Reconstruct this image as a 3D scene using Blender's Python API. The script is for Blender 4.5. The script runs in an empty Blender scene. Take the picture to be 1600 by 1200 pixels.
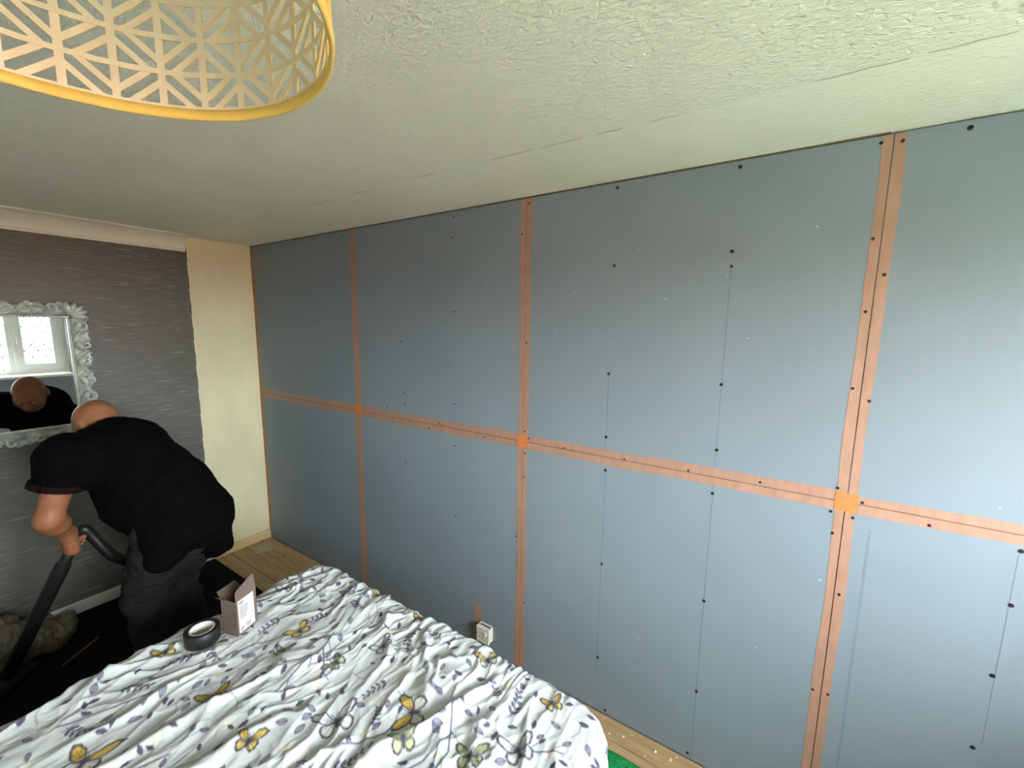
import bpy, bmesh, math, random
import numpy as np
from mathutils import Matrix, Vector

S = bpy.context.scene
COL = S.collection
random.seed(7)
RNG = np.random.RandomState(11)

# ------------------------------------------------------------------ room numbers (metres)
YF = 3.8865          # far wall (mirror wall)
YW = -0.75           # window wall, behind the camera
XL = -3.05           # left wall, out of frame
H = 2.2875           # ceiling
ZS = 1.195           # horizontal board joint
XO = -0.408          # line where the old wardrobe stood
WX0, WX1, WZ0, WZ1 = -2.32, -0.155, 1.0, 1.93   # window opening

# ------------------------------------------------------------------ camera
def cam_axes(yaw, pitch, roll):
    cy, sy, cp, sp = math.cos(yaw), math.sin(yaw), math.cos(pitch), math.sin(pitch)
    fwd = Vector((sy*cp, cy*cp, sp)); right = Vector((cy, -sy, 0)); down = fwd.cross(right)
    cr, sr = math.cos(roll), math.sin(roll)
    return right*cr + down*sr, down*cr - right*sr, fwd
r_, d_, f_ = cam_axes(.9983, -.1402, -.0132)
cam = bpy.data.cameras.new('camera'); co = bpy.data.objects.new('camera', cam); COL.objects.link(co)
cam.sensor_fit = 'HORIZONTAL'; cam.sensor_width = 36; cam.lens = 653.03/1600*36; cam.clip_start = .02
u_ = -d_; b_ = -f_
co.matrix_world = Matrix(((r_.x, u_.x, b_.x, -1.6344), (r_.y, u_.y, b_.y, .5024), (r_.z, u_.z, b_.z, 1.7361), (0, 0, 0, 1)))
S.camera = co

# ------------------------------------------------------------------ light
S.view_settings.view_transform = 'Standard'; S.view_settings.look = 'None'
S.view_settings.gamma = 1; S.view_settings.use_curve_mapping = False
S.view_settings.exposure = 1.24
W = bpy.data.worlds.new('overcast'); S.world = W; W.use_nodes = True
bg = W.node_tree.nodes['Background']; bg.inputs[0].default_value = (.90, .97, 1.02, 1); bg.inputs[1].default_value = 28.0
bounce_sun = bpy.data.lights.new('bounce_sun', 'SUN'); bounce_sun.energy = 5.0; bounce_sun.angle = math.radians(12); bounce_sun.color = (1, .97, .90)  # weak sun added so roof and ground bounce light up to the ceiling
so = bpy.data.objects.new('bounce_sun', bounce_sun); COL.objects.link(so); so.rotation_euler = (math.radians(-38), 0, math.radians(15)); so.location = (0, 6, 9)
pl = bpy.data.lights.new('window_portal', 'AREA'); pl.shape = 'RECTANGLE'; pl.size = WX1-WX0; pl.size_y = WZ1-WZ0
pl.cycles.is_portal = True
po = bpy.data.objects.new('window_portal', pl); COL.objects.link(po)
po.location = ((WX0+WX1)/2, YW-.26, (WZ0+WZ1)/2); po.rotation_euler = (math.radians(90), 0, 0)

# ------------------------------------------------------------------ helpers: materials
def lin(c):
    return tuple((x/255/12.92 if x/255 <= .04045 else ((x/255+.055)/1.055)**2.4) for x in c[:3]) + (1,)
def nt(name):
    m = bpy.data.materials.new(name); m.use_nodes = True
    return m, m.node_tree, m.node_tree.nodes['Principled BSDF']
def node(t, kind, **kw):
    n = t.nodes.new(kind)
    for k, v in kw.items():
        if k in n.inputs: n.inputs[k].default_value = v
        else: setattr(n, k, v)
    return n
def coords(t, scale=(1, 1, 1), rot=(0, 0, 0), out='Object'):
    tc = t.nodes.new('ShaderNodeTexCoord'); mp = t.nodes.new('ShaderNodeMapping')
    mp.inputs['Scale'].default_value = scale; mp.inputs['Rotation'].default_value = rot
    t.links.new(tc.outputs[out], mp.inputs['Vector']); return mp.outputs[0]
def ramp(t, fac, stops):
    r = t.nodes.new('ShaderNodeValToRGB'); t.links.new(fac, r.inputs[0])
    e = r.color_ramp.elements
    while len(e) < len(stops): e.new(.5)
    for i, (p, c) in enumerate(stops): e[i].position = p; e[i].color = c
    return r.outputs[0]
def mixc(t, fac, a, b, blend='MIX'):
    m = t.nodes.new('ShaderNodeMix'); m.data_type = 'RGBA'; m.blend_type = blend
    for i, v in ((0, fac), (6, a), (7, b)):
        if hasattr(v, 'links'): t.links.new(v, m.inputs[i])
        else: m.inputs[i].default_value = v
    return m.outputs[2]
def addbump(t, b, h, strength, dist=.01, prev=None):
    n = t.nodes.new('ShaderNodeBump'); n.inputs['Strength'].default_value = strength; n.inputs['Distance'].default_value = dist
    t.links.new(h, n.inputs['Height'])
    if prev: t.links.new(prev, n.inputs['Normal'])
    t.links.new(n.outputs[0], b.inputs['Normal']); return n.outputs[0]
def simple(name, c, rough=.6, var=.12, scale=(30, 30, 30), bump=.15, dist=.003, metal=0, spec=.5, bscale=None):
    """plain colour with procedural mottling and fine relief"""
    m, t, b = nt(name); c = lin(c)
    v = coords(t, scale); n = node(t, 'ShaderNodeTexNoise', Scale=1.0, Detail=4.0); t.links.new(v, n.inputs['Vector'])
    lo = tuple(x*(1-var) for x in c[:3])+(1,); hi = tuple(min(1, x*(1+var)) for x in c[:3])+(1,)
    t.links.new(ramp(t, n.outputs[0], [(.3, lo), (.7, hi)]), b.inputs['Base Color'])
    b.inputs['Roughness'].default_value = rough; b.inputs['Metallic'].default_value = metal
    b.inputs['Specular IOR Level'].default_value = spec
    if bump:
        if bscale:
            v2 = coords(t, bscale); n2 = node(t, 'ShaderNodeTexNoise', Scale=1.0, Detail=3.0); t.links.new(v2, n2.inputs['Vector']); addbump(t, b, n2.outputs[0], bump, dist)
        else: addbump(t, b, n.outputs[0], bump, dist)
    return m

MAT = {}
def build_materials():
    # blue-grey plasterboard paper: faint scuffs and fine vertical paper grain
    m, t, b = nt('plasterboard'); MAT['board'] = m
    n1 = node(t, 'ShaderNodeTexNoise', Scale=1.3, Detail=3.0); t.links.new(coords(t), n1.inputs['Vector'])
    base = ramp(t, n1.outputs[0], [(.3, lin((127, 138, 146))), (.7, lin((133, 144, 151)))])
    n2 = node(t, 'ShaderNodeTexNoise', Scale=1.0, Detail=5.0, Roughness=.7); t.links.new(coords(t, (1, 3.5, 5)), n2.inputs['Vector'])
    scuff = ramp(t, n2.outputs[0], [(.66, (0, 0, 0, 1)), (.8, (.35, .35, .35, 1))])
    c2 = mixc(t, scuff, base, lin((152, 162, 168)))
    n3 = node(t, 'ShaderNodeTexVoronoi', Scale=9.0); t.links.new(coords(t, (1, 1, 1.4)), n3.inputs['Vector'])
    speck = ramp(t, n3.outputs['Distance'], [(.02, (.8, .8, .8, 1)), (.035, (0, 0, 0, 1))])
    t.links.new(mixc(t, speck, c2, lin((205, 212, 215))), b.inputs['Base Color'])
    b.inputs['Roughness'].default_value = .62; b.inputs['Specular IOR Level'].default_value = .35
    n4 = node(t, 'ShaderNodeTexNoise', Scale=1.0, Detail=2.0); t.links.new(coords(t, (60, 60, 25)), n4.inputs['Vector']); addbump(t, b, n4.outputs[0], .05, .002)
    # brown translucent jointing tape
    MAT['tape'] = simple('joint_tape', (170, 130, 108), .5, .1, (40, 40, 14), .12, .001)
    MAT['tape_dark'] = simple('joint_tape_double', (208, 122, 66), .5, .1, (60, 60, 60), .12, .001)
    MAT['tape_corner'] = simple('corner_tape', (166, 118, 80), .6, .15, (40, 40, 14), .12, .001)
    MAT['scuff'] = simple('grey_rub_mark', (116, 128, 140), .7, .06, (60, 60, 20))
    MAT['gap'] = simple('gap_shade_brown', (96, 80, 60), .9, .2, (40, 40, 40))
    MAT['crack'] = simple('crack_tone', (150, 136, 112), .9, .2, (40, 40, 40))  # tan tone of the thin crack strips
    MAT['screw'] = simple('screw_black', (22, 21, 22), .55, .1, metal=.3)
    MAT['pencil'] = simple('pencil_mark', (100, 110, 119), .8, .2, (200, 200, 60))
    # ceiling: swirled textured coating left of the wardrobe line, flat paint right of it
    m, t, b = nt('ceiling_coating'); MAT['ceil'] = m
    n1 = node(t, 'ShaderNodeTexNoise', Scale=2.2, Detail=4.0); t.links.new(coords(t), n1.inputs['Vector'])
    t.links.new(ramp(t, n1.outputs[0], [(.3, lin((238, 240, 218))), (.7, lin((244, 246, 226)))]), b.inputs['Base Color'])
    b.inputs['Roughness'].default_value = .5
    sx = t.nodes.new('ShaderNodeSeparateXYZ'); t.links.new(coords(t), sx.inputs[0])
    mk = node(t, 'ShaderNodeMapRange'); mk.inputs['From Min'].default_value = XO-.02; mk.inputs['From Max'].default_value = XO+.01
    mk.inputs['To Min'].default_value = 1.0; mk.inputs['To Max'].default_value = .3; t.links.new(sx.outputs[0], mk.inputs['Value'])
    n2 = node(t, 'ShaderNodeTexNoise', Scale=1.0, Detail=3.0, Distortion=.8); t.links.new(coords(t, (100, 55, 60), (0, 0, .5)), n2.inputs['Vector'])
    mm = t.nodes.new('ShaderNodeMath'); mm.operation = 'MULTIPLY'; t.links.new(n2.outputs[0], mm.inputs[0]); t.links.new(mk.outputs[0], mm.inputs[1])
    addbump(t, b, mm.outputs[0], .9, .0075)
    # wallpaper: dark grey with thin silvery horizontal slubs
    m, t, b = nt('slub_wallpaper'); MAT['paper'] = m
    n1 = node(t, 'ShaderNodeTexNoise', Scale=1.0, Detail=3.0, Distortion=.4); t.links.new(coords(t, (9, 9, 170)), n1.inputs['Vector'])
    sl = ramp(t, n1.outputs[0], [(.54, (0, 0, 0, 1)), (.72, (1, 1, 1, 1))])
    n2 = node(t, 'ShaderNodeTexNoise', Scale=1.0, Detail=2.0); t.links.new(coords(t, (4, 4, 12)), n2.inputs['Vector'])
    ms = ramp(t, n2.outputs[0], [(.3, (.2, .2, .2, 1)), (.62, (.85, .85, .85, 1))])
    mu = t.nodes.new('ShaderNodeMath'); mu.operation = 'MULTIPLY'; t.links.new(sl, mu.inputs[0]); t.links.new(ms, mu.inputs[1])
    t.links.new(mixc(t, mu.outputs[0], lin((90, 88, 78)), lin((146, 144, 133))), b.inputs['Base Color'])
    b.inputs['Roughness'].default_value = .5
    addbump(t, b, n1.outputs[0], .3, .002)
    MAT['cream'] = simple('bare_cream_plaster', (218, 212, 174), .75, .05, (7, 7, 3), .2, .002, bscale=(50, 50, 50))
    MAT['white_paint'] = simple('white_gloss_paint', (210, 212, 200), .45, .04, (12, 12, 12), .1, .002)
    MAT['cove'] = simple('cream_painted_plaster', (226, 228, 206), .5, .04, (12, 12, 12), .1, .002)
    MAT['wall_plain'] = simple('plain_grey_wall', (165, 168, 172), .8, .05, (4, 4, 4), .1, .002)
    # wood
    def wood(name, a, c, k, along='y', knots=True):
        m, t, b = nt(name)
        sc = {'y': (26, 1.6, 26), 'x': (1.6, 26, 26)}[along]
        n1 = node(t, 'ShaderNodeTexNoise', Scale=1.0, Detail=6.0, Distortion=1.2); t.links.new(coords(t, sc), n1.inputs['Vector'])
        col = ramp(t, n1.outputs[0], [(.25, lin(a)), (.55, lin(c)), (.8, lin(k))])
        if knots:
            vo = node(t, 'ShaderNodeTexVoronoi', Scale=1.0); t.links.new(coords(t, (9, 3.2, 9)), vo.inputs['Vector'])
            col = mixc(t, ramp(t, vo.outputs['Distance'], [(.05, (1, 1, 1, 1)), (.13, (0, 0, 0, 1))]), col, lin((80, 52, 32)))
        n2 = node(t, 'ShaderNodeTexNoise', Scale=7.0, Detail=4.0); t.links.new(coords(t), n2.inputs['Vector'])
        col = mixc(t, ramp(t, n2.outputs[0], [(.55, (0, 0, 0, 1)), (.75, (.4, .4, .4, 1))]), col, lin((168, 156, 136)))
        t.links.new(col, b.inputs['Base Color']); b.inputs['Roughness'].default_value = .6
        addbump(t, b, n1.outputs[0], .2, .002); return m
    MAT['plank'] = wood('old_pine_board', (150, 120, 82), (178, 146, 104), (194, 164, 124))
    MAT['pine'] = wood('pale_pine_batten', (206, 172, 116), (220, 190, 136), (228, 202, 152), 'x', False)
    MAT['carpet'] = simple('black_carpet', (24, 23, 25), .95, .4, (300, 300, 300), .9, .006, spec=.1)
    MAT['green'] = simple('green_shaggy_fabric', (38, 150, 84), .95, .35, (160, 160, 160), .9, .01, spec=.1)
    MAT['sub'] = simple('subfloor', (70, 60, 50), .9)
    # fabrics, person
    MAT['tshirt'] = simple('black_cotton', (7, 7, 8), .95, .25, (25, 25, 25), .35, .004, spec=.06)
    MAT['maroon'] = simple('shaded_cuff', (26, 10, 11), .9, .2, (60, 60, 60), .3, .002, spec=.15)  # shadow on the sleeve cuffs put into a very dark red
    MAT['trousers'] = simple('charcoal_work_cotton', (32, 31, 30), .9, .25, (14, 14, 14), .4, .006, spec=.2)
    MAT['skin'] = simple('skin', (150, 97, 66), .5, .12, (22, 22, 22), .25, .002, spec=.4)
    MAT['stubble'] = simple('grey_stubble', (120, 100, 88), .8, .3, (250, 250, 250), .5, .002)
    MAT['eye'] = simple('eye_white', (225, 220, 212), .2, .02, bump=0)
    MAT['shoe'] = simple('black_shoe_leather', (26, 25, 25), .5, .15)
    MAT['blk'] = simple('black_plastic', (24, 25, 25), .42, .15, (60, 60, 60), .1, .001)
    MAT['blk_tape'] = simple('black_cloth_tape', (33, 34, 32), .5, .12, (10, 10, 160), .2, .001)
    MAT['card'] = simple('white_cardboard', (222, 214, 206), .7, .05)
    MAT['carton'] = simple('taupe_carton', (126, 108, 100), .38, .1, (14, 14, 14), .1, .001, metal=.25)
    MAT['carton_in'] = simple('brown_carton_lining', (104, 84, 70), .4, .15, (30, 30, 30), .2, .002)
    MAT['label'] = simple('white_paper_label', (240, 240, 236), .6, .02, bump=0)
    MAT['ink'] = simple('grey_print_ink', (118, 118, 115), .7, .05, bump=0)
    MAT['ink_dark'] = simple('black_print_ink', (35, 35, 36), .7, .05, bump=0)
    MAT['plastic'] = simple('ivory_plastic', (232, 229, 214), .35, .03, bump=0)
    MAT['slot'] = simple('dark_slot', (46, 44, 42), .7, .1)
    MAT['bag'] = simple('dusty_olive_plastic_sack', (98, 92, 66), .55, .25, (9, 9, 9), .3, .006)
    MAT['bag_grey'] = simple('dusty_grey_plastic_sack', (120, 120, 116), .55, .2, (9, 9, 9), .3, .006)
    MAT['straw'] = simple('pine_splinter', (196, 142, 64), .6, .15)
    MAT['crumb'] = simple('plaster_crumb', (236, 226, 206), .8, .05)
    MAT['filler'] = simple('dried_filler', (176, 166, 140), .8, .12, (40, 40, 40), .4, .002)
    # lamp
    MAT['shade_out'] = simple('yellow_shade_outside', (240, 204, 104), .5, .04, (20, 20, 20), .05, .001)
    MAT['shade_in'] = simple('cream_shade_inside', (232, 220, 190), .6, .04, (20, 20, 20), .05, .001)
    # mirror
    m, t, b = nt('silvered_glass'); MAT['mirror'] = m
    n1 = node(t, 'ShaderNodeTexNoise', Scale=3.0); t.links.new(coords(t), n1.inputs['Vector'])
    t.links.new(ramp(t, n1.outputs[0], [(.3, (.86, .88, .86, 1)), (.7, (.89, .9, .89, 1))]), b.inputs['Base Color'])
    b.inputs['Metallic'].default_value = 1; b.inputs['Roughness'].default_value = .0
    MAT['silver'] = simple('silver_grey_ornament', (186, 192, 180), .38, .22, (16, 16, 16), .35, .006, metal=.2)
    # window
    m, t, b = nt('window_glass'); MAT['glass'] = m
    t.nodes.remove(b); tr = t.nodes.new('ShaderNodeBsdfTransparent'); gl = t.nodes.new('ShaderNodeBsdfGlossy'); mx = t.nodes.new('ShaderNodeMixShader')
    gl.inputs['Roughness'].default_value = .02; mx.inputs[0].default_value = .05
    t.links.new(tr.outputs[0], mx.inputs[1]); t.links.new(gl.outputs[0], mx.inputs[2]); t.links.new(mx.outputs[0], t.nodes['Material Output'].inputs[0])
    MAT['upvc'] = simple('white_window_frame', (232, 232, 226), .35, .02, bump=0)
    MAT['lead'] = simple('lead_strip', (88, 90, 92), .5, .1)
    # outside
    m, t, b = nt('red_roof_tiles'); MAT['roof'] = m
    br = node(t, 'ShaderNodeTexBrick', Scale=1.0); t.links.new(coords(t, (1, 1, 1), (0, 0, 0), 'UV'), br.inputs['Vector'])
    br.inputs['Color1'].default_value = lin((164, 116, 98)); br.inputs['Color2'].default_value = lin((176, 130, 110)); br.inputs['Mortar'].default_value = lin((96, 56, 44))
    br.inputs['Mortar Size'].default_value = .03; br.inputs['Brick Width'].default_value = .28; br.inputs['Row Height'].default_value = .22
    t.links.new(br.outputs[0], b.inputs['Base Color']); b.inputs['Roughness'].default_value = .85
    MAT['brick'] = simple('house_render', (196, 176, 150), .9, .1)
    MAT['ground'] = simple('grassy_ground', (134, 138, 116), .9, .12, (1, 1, 1))
    # printed bedding: colour comes from the print attribute on the cloth
    m, t, b = nt('printed_duvet'); MAT['duvet'] = m
    at = t.nodes.new('ShaderNodeAttribute'); at.attribute_name = 'print'
    n1 = node(t, 'ShaderNodeTexNoise', Scale=900.0, Detail=2.0); t.links.new(coords(t), n1.inputs['Vector'])
    t.links.new(mixc(t, ramp(t, n1.outputs[0], [(.3, (0, 0, 0, 1)), (.7, (.06, .06, .06, 1))]), at.outputs['Color'], lin((200, 200, 200))), b.inputs['Base Color'])
    b.inputs['Roughness'].default_value = .75; b.inputs['Specular IOR Level'].default_value = .25
    b.inputs['Sheen Weight'].default_value = .1
    MAT['mattress'] = simple('mattress_ticking', (214, 212, 206), .9, .05)
    MAT['divan'] = simple('dark_divan_fabric', (60, 58, 60), .9, .15)
build_materials()

# ------------------------------------------------------------------ helpers: objects
def link(name, me, mat, parent=None, loc=None, smooth=False):
    """one mesh object; mesh coordinates are world coordinates, the origin is moved to loc / the parent's origin"""
    o = bpy.data.objects.new(name, me); COL.objects.link(o)
    for x in (mat if isinstance(mat, (list, tuple)) else [mat]):
        if len(me.materials) < (len(mat) if isinstance(mat, (list, tuple)) else 1): me.materials.append(MAT[x])
    org = Vector(loc) if loc is not None else (Vector(parent['_org']) if parent is not None and '_org' in parent else Vector((0, 0, 0)))
    if org.length > 0: me.transform(Matrix.Translation(-org))
    if parent is not None:
        o.parent = parent
        porg = Vector(parent['_org']) if '_org' in parent else Vector((0, 0, 0))
        o.location = org - porg
    else: o.location = org
    o['_org'] = tuple(org)
    if smooth: me.shade_smooth()
    return o
def thing(name, label, cat, loc, group=None):
    o = bpy.data.objects.new(name, None); COL.objects.link(o); o.location = loc; o['_org'] = tuple(loc); o.empty_display_size = .1
    return tag(o, label, cat, group)
def tag(o, label, cat, group=None):
    o['label'] = label; o['category'] = cat
    if group: o['group'] = group
    return o
def struct(o, label=None):
    o['kind'] = 'structure'
    if label: o['label'] = label
    return o
def pymesh(name, v, f):
    me = bpy.data.meshes.new(name); me.from_pydata([tuple(map(float, p)) for p in v], [], f); me.update(); return me
def fast(name, v, q):
    """big quad mesh from numpy arrays"""
    me = bpy.data.meshes.new(name); v = np.asarray(v, np.float32); q = np.asarray(q, np.int32)
    me.vertices.add(len(v)); me.vertices.foreach_set('co', v.ravel())
    me.loops.add(q.size); me.loops.foreach_set('vertex_index', q.ravel())
    me.polygons.add(len(q)); me.polygons.foreach_set('loop_start', np.arange(0, q.size, 4, dtype=np.int32))
    me.update(calc_edges=True); me.validate(); return me
def bm_box(bm, lo, hi, bev=0):
    vs = [bm.verts.new((x, y, z)) for x in (lo[0], hi[0]) for y in (lo[1], hi[1]) for z in (lo[2], hi[2])]
    fs = [bm.faces.new([vs[i] for i in f]) for f in ((0, 1, 3, 2), (4, 6, 7, 5), (0, 4, 5, 1), (2, 3, 7, 6), (0, 2, 6, 4), (1, 5, 7, 3))]
    if bev:
        es = list({e for f in fs for e in f.edges}); bmesh.ops.bevel(bm, geom=es, offset=bev, segments=2, profile=.5, affect='EDGES')
def bm_mesh(name, bm):
    bmesh.ops.recalc_face_normals(bm, faces=bm.faces); me = bpy.data.meshes.new(name); bm.to_mesh(me); bm.free(); return me
def boxes(name, lst, mat, parent=None, loc=None, bev=0):
    bm = bmesh.new()
    for lo, hi in lst: bm_box(bm, lo, hi, bev)
    return link(name, bm_mesh(name, bm), mat, parent, loc)
def box(name, lo, hi, mat, parent=None, loc=None, bev=0): return boxes(name, [(lo, hi)], mat, parent, loc, bev)
def tube_mesh(name, pts, rad, n=10, caps=True):
    pts = [Vector(p) for p in pts]; m = len(pts); rad = rad if isinstance(rad, (list, tuple)) else [rad]*m
    v, f = [], []; ref = Vector((0, 0, 1))
    t0 = (pts[1]-pts[0]).normalized()
    if abs(t0.dot(ref)) > .9: ref = Vector((1, 0, 0))
    nrm = t0.cross(ref).normalized()
    for i, p in enumerate(pts):
        t = (pts[min(i+1, m-1)]-pts[max(i-1, 0)]).normalized(); nrm = (nrm - t*nrm.dot(t)).normalized(); bn = t.cross(nrm)
        for k in range(n):
            a = 2*math.pi*k/n; v.append(p + (nrm*math.cos(a)+bn*math.sin(a))*rad[i])
    for i in range(m-1):
        for k in range(n): f.append((i*n+k, i*n+(k+1) % n, (i+1)*n+(k+1) % n, (i+1)*n+k))
    if caps: f.append(tuple(range(n))[::-1]); f.append(tuple((m-1)*n+k for k in range(n)))
    return pymesh(name, v, f)
def lathe_mesh(name, prof, c, n=32, closed=False):
    v, f = [], []; m = len(prof)
    for r, z in prof:
        for k in range(n): a = 2*math.pi*k/n; v.append((c[0]+r*math.cos(a), c[1]+r*math.sin(a), c[2]+z))
    for i in range(m if closed else m-1):
        j = (i+1) % m
        for k in range(n): f.append((i*n+k, i*n+(k+1) % n, j*n+(k+1) % n, j*n+k))
    return pymesh(name, v, f)

# numpy gradient noise
_perm = RNG.permutation(512)
def _h(ix, iy, iz=0): return _perm[(_perm[(_perm[ix & 511] + iy) & 511] + iz) & 511]
def noise2(x, y):
    xi, yi = np.floor(x).astype(int), np.floor(y).astype(int); xf, yf = x-xi, y-yi
    u, v = xf**3*(xf*(6*xf-15)+10), yf**3*(yf*(6*yf-15)+10)
    def g(dx, dy):
        a = _h(xi+dx, yi+dy)*(2*math.pi/512); return np.cos(a)*(xf-dx)+np.sin(a)*(yf-dy)
    return (g(0, 0)*(1-u)+g(1, 0)*u)*(1-v)+(g(0, 1)*(1-u)+g(1, 1)*u)*v
def noise3(x, y, z):
    xi, yi, zi = (np.floor(q).astype(int) for q in (x, y, z)); xf, yf, zf = x-xi, y-yi, z-zi
    s = lambda q: q*q*(3-2*q)
    u, v, w = s(xf), s(yf), s(zf)
    def g(a, b, c): return _h(xi+a, yi+b, zi+c)/256.-1
    lx = lambda b, c: g(0, b, c)*(1-u)+g(1, b, c)*u
    ly = lambda c: lx(0, c)*(1-v)+lx(1, c)*v
    return ly(0)*(1-w)+ly(1)*w

# smooth implicit surfaces (body, clothes, sack) polygonised with surface nets
class Field:
    def __init__(s, lo, hi, h):
        s.lo = np.array(lo, float); s.h = h
        s.n = np.ceil((np.array(hi)-s.lo)/h).astype(int)+1; s.F = np.full(s.n, 1.0, np.float32)
    def sub(s, lo, hi):
        a = np.clip(np.floor((np.array(lo)-s.lo)/s.h).astype(int), 0, s.n); b = np.clip(np.ceil((np.array(hi)-s.lo)/s.h).astype(int)+1, 0, s.n)
        sl = tuple(slice(i, j) for i, j in zip(a, b))
        g = np.meshgrid(*[s.lo[k]+s.h*np.arange(a[k], b[k]) for k in range(3)], indexing='ij'); return sl, np.stack(g, -1)
    def put(s, fn, lo, hi, k, op='add'):
        m = k+3*s.h; sl, P = s.sub(np.array(lo)-m, np.array(hi)+m)
        if 0 in P.shape: return
        d = fn(P).astype(np.float32); A = s.F[sl]
        if op == 'cut': d = -d; kk = max(k, 1e-6); hh = np.maximum(kk-np.abs(A-d), 0)/kk; s.F[sl] = np.maximum(A, d)+hh*hh*kk/4
        else: kk = max(k, 1e-6); hh = np.maximum(kk-np.abs(A-d), 0)/kk; s.F[sl] = np.minimum(A, d)-hh*hh*kk/4
    def cap(s, p0, p1, r0, r1=None, k=.03, op='add'):
        r1 = r0 if r1 is None else r1; p0, p1 = np.array(p0, float), np.array(p1, float); v = p1-p0; L = v@v+1e-12
        def fn(P):
            t = np.clip(((P-p0)@v)/L, 0, 1); return np.linalg.norm(P-p0-t[..., None]*v, axis=-1)-(r0+(r1-r0)*t)
        R = max(r0, r1); s.put(fn, np.minimum(p0, p1)-R, np.maximum(p0, p1)+R, k, op)
    def ell(s, c, r, ax=None, k=.03, op='add'):
        c = np.array(c, float); r = np.array(r, float); A = np.eye(3) if ax is None else np.array(ax, float)
        def fn(P):
            q = (P-c)@A.T; k0 = np.linalg.norm(q/r, axis=-1); k1 = np.linalg.norm(q/(r*r), axis=-1)+1e-9; return k0*(k0-1)/k1
        R = r.max(); s.put(fn, c-R, c+R, k, op)
    def plane(s, p, n):  # keep the side the normal points away from
        p, n = np.array(p, float), np.array(n, float); n = n/np.linalg.norm(n)
        sl, P = s.sub(s.lo, s.lo+s.h*(s.n-1)); s.F = np.maximum(s.F[sl], ((P-p)@n).astype(np.float32))
    def wrinkle(s, amp, freq, stretch=(1, 1, 1)):
        sl, P = s.sub(s.lo, s.lo+s.h*(s.n-1)); m = np.abs(s.F) < .05
        Q = P[m]*freq*np.array(stretch); s.F[m] += (amp*(noise3(*Q.T)+.5*noise3(*(Q*2.1+7).T))).astype(np.float32)
    def mesh(s, name):
        F = s.F; neg = F < 0; n = np.array(F.shape)-1
        cnt = np.zeros(n, np.int8)
        for dx in (0, 1):
            for dy in (0, 1):
                for dz in (0, 1): cnt += neg[dx:n[0]+dx, dy:n[1]+dy, dz:n[2]+dz]
        cells = np.argwhere((cnt > 0) & (cnt < 8)); idx = np.full(n, -1, np.int32); idx[tuple(cells.T)] = np.arange(len(cells))
        acc = np.zeros((len(cells), 3)); num = np.zeros(len(cells))
        corners = [(a, b, c) for a in (0, 1) for b in (0, 1) for c in (0, 1)]
        for ca in corners:
            for ax in range(3):
                if ca[ax]: continue
                cb = list(ca); cb[ax] = 1; A = F[tuple((cells+ca).T)]; B = F[tuple((cells+cb).T)]
                m = (A < 0) != (B < 0); t = A[m]/(A[m]-B[m]); p = np.array(ca, float)[None].repeat(m.sum(), 0); p[:, ax] += t
                acc[m] += p; num[m] += 1
        V = s.lo+s.h*(cells+acc/num[:, None])
        quads = []
        for ax in range(3):
            o1, o2 = [(1, 2), (2, 0), (0, 1)][ax]
            A = np.take(neg, range(0, neg.shape[ax]-1), ax); B = np.take(neg, range(1, neg.shape[ax]), ax)
            e = np.argwhere(A != B); e = e[(e[:, o1] > 0) & (e[:, o2] > 0) & (e[:, o1] < n[o1]) & (e[:, o2] < n[o2])]
            if not len(e): continue
            def at(d1, d2): q = e.copy(); q[:, o1] -= d1; q[:, o2] -= d2; return idx[tuple(q.T)]
            Q = np.stack([at(1, 1), at(0, 1), at(0, 0), at(1, 0)], 1); fl = ~A[tuple(e.T)]
            Q[fl] = Q[fl][:, ::-1]; quads.append(Q)
        Q = np.concatenate(quads); Q = Q[(Q >= 0).all(1)]
        return fast(name, V, Q)

# ------------------------------------------------------------------ the room
# floor: joists' top as one slab, bare boards where the wardrobe stood
floor = struct(box('floor', (XL-.1, YW-.3, -.14), (.12, YF+.12, -.02), 'sub'))
cuts = {0: [YW, 1.9, YF], 1: [YW, .35, 3.05, YF], 2: [YW, 2.2, YF], 3: [YW, 1.2, YF]}
for k in range(4):
    x1 = -.1*k-.0015; x0 = -.1*(k+1)+.0015
    for a, b in zip(cuts[k][:-1], cuts[k][1:]):
        box('floorboard', (x0, a+.001, -.0195), (x1, b-.001, -.0005*(k % 2)), 'plank', floor, bev=.0015)
bm = bmesh.new()   # smear of dried filler on the far boards
pp = [(-.135, 3.80), (-.06, 3.79), (-.075, 3.68), (-.118, 3.655), (-.20, 3.70), (-.185, 3.76)]
tv = [bm.verts.new((x, y, .0012)) for x, y in pp]; bm.faces.new(tv)
r = bmesh.ops.extrude_face_region(bm, geom=list(bm.faces)); bmesh.ops.translate(bm, verts=[g for g in r['geom'] if isinstance(g, bmesh.types.BMVert)], vec=(0, 0, -.0012))
link('filler_smear', bm_mesh('filler_smear', bm), 'filler', floor)

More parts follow.
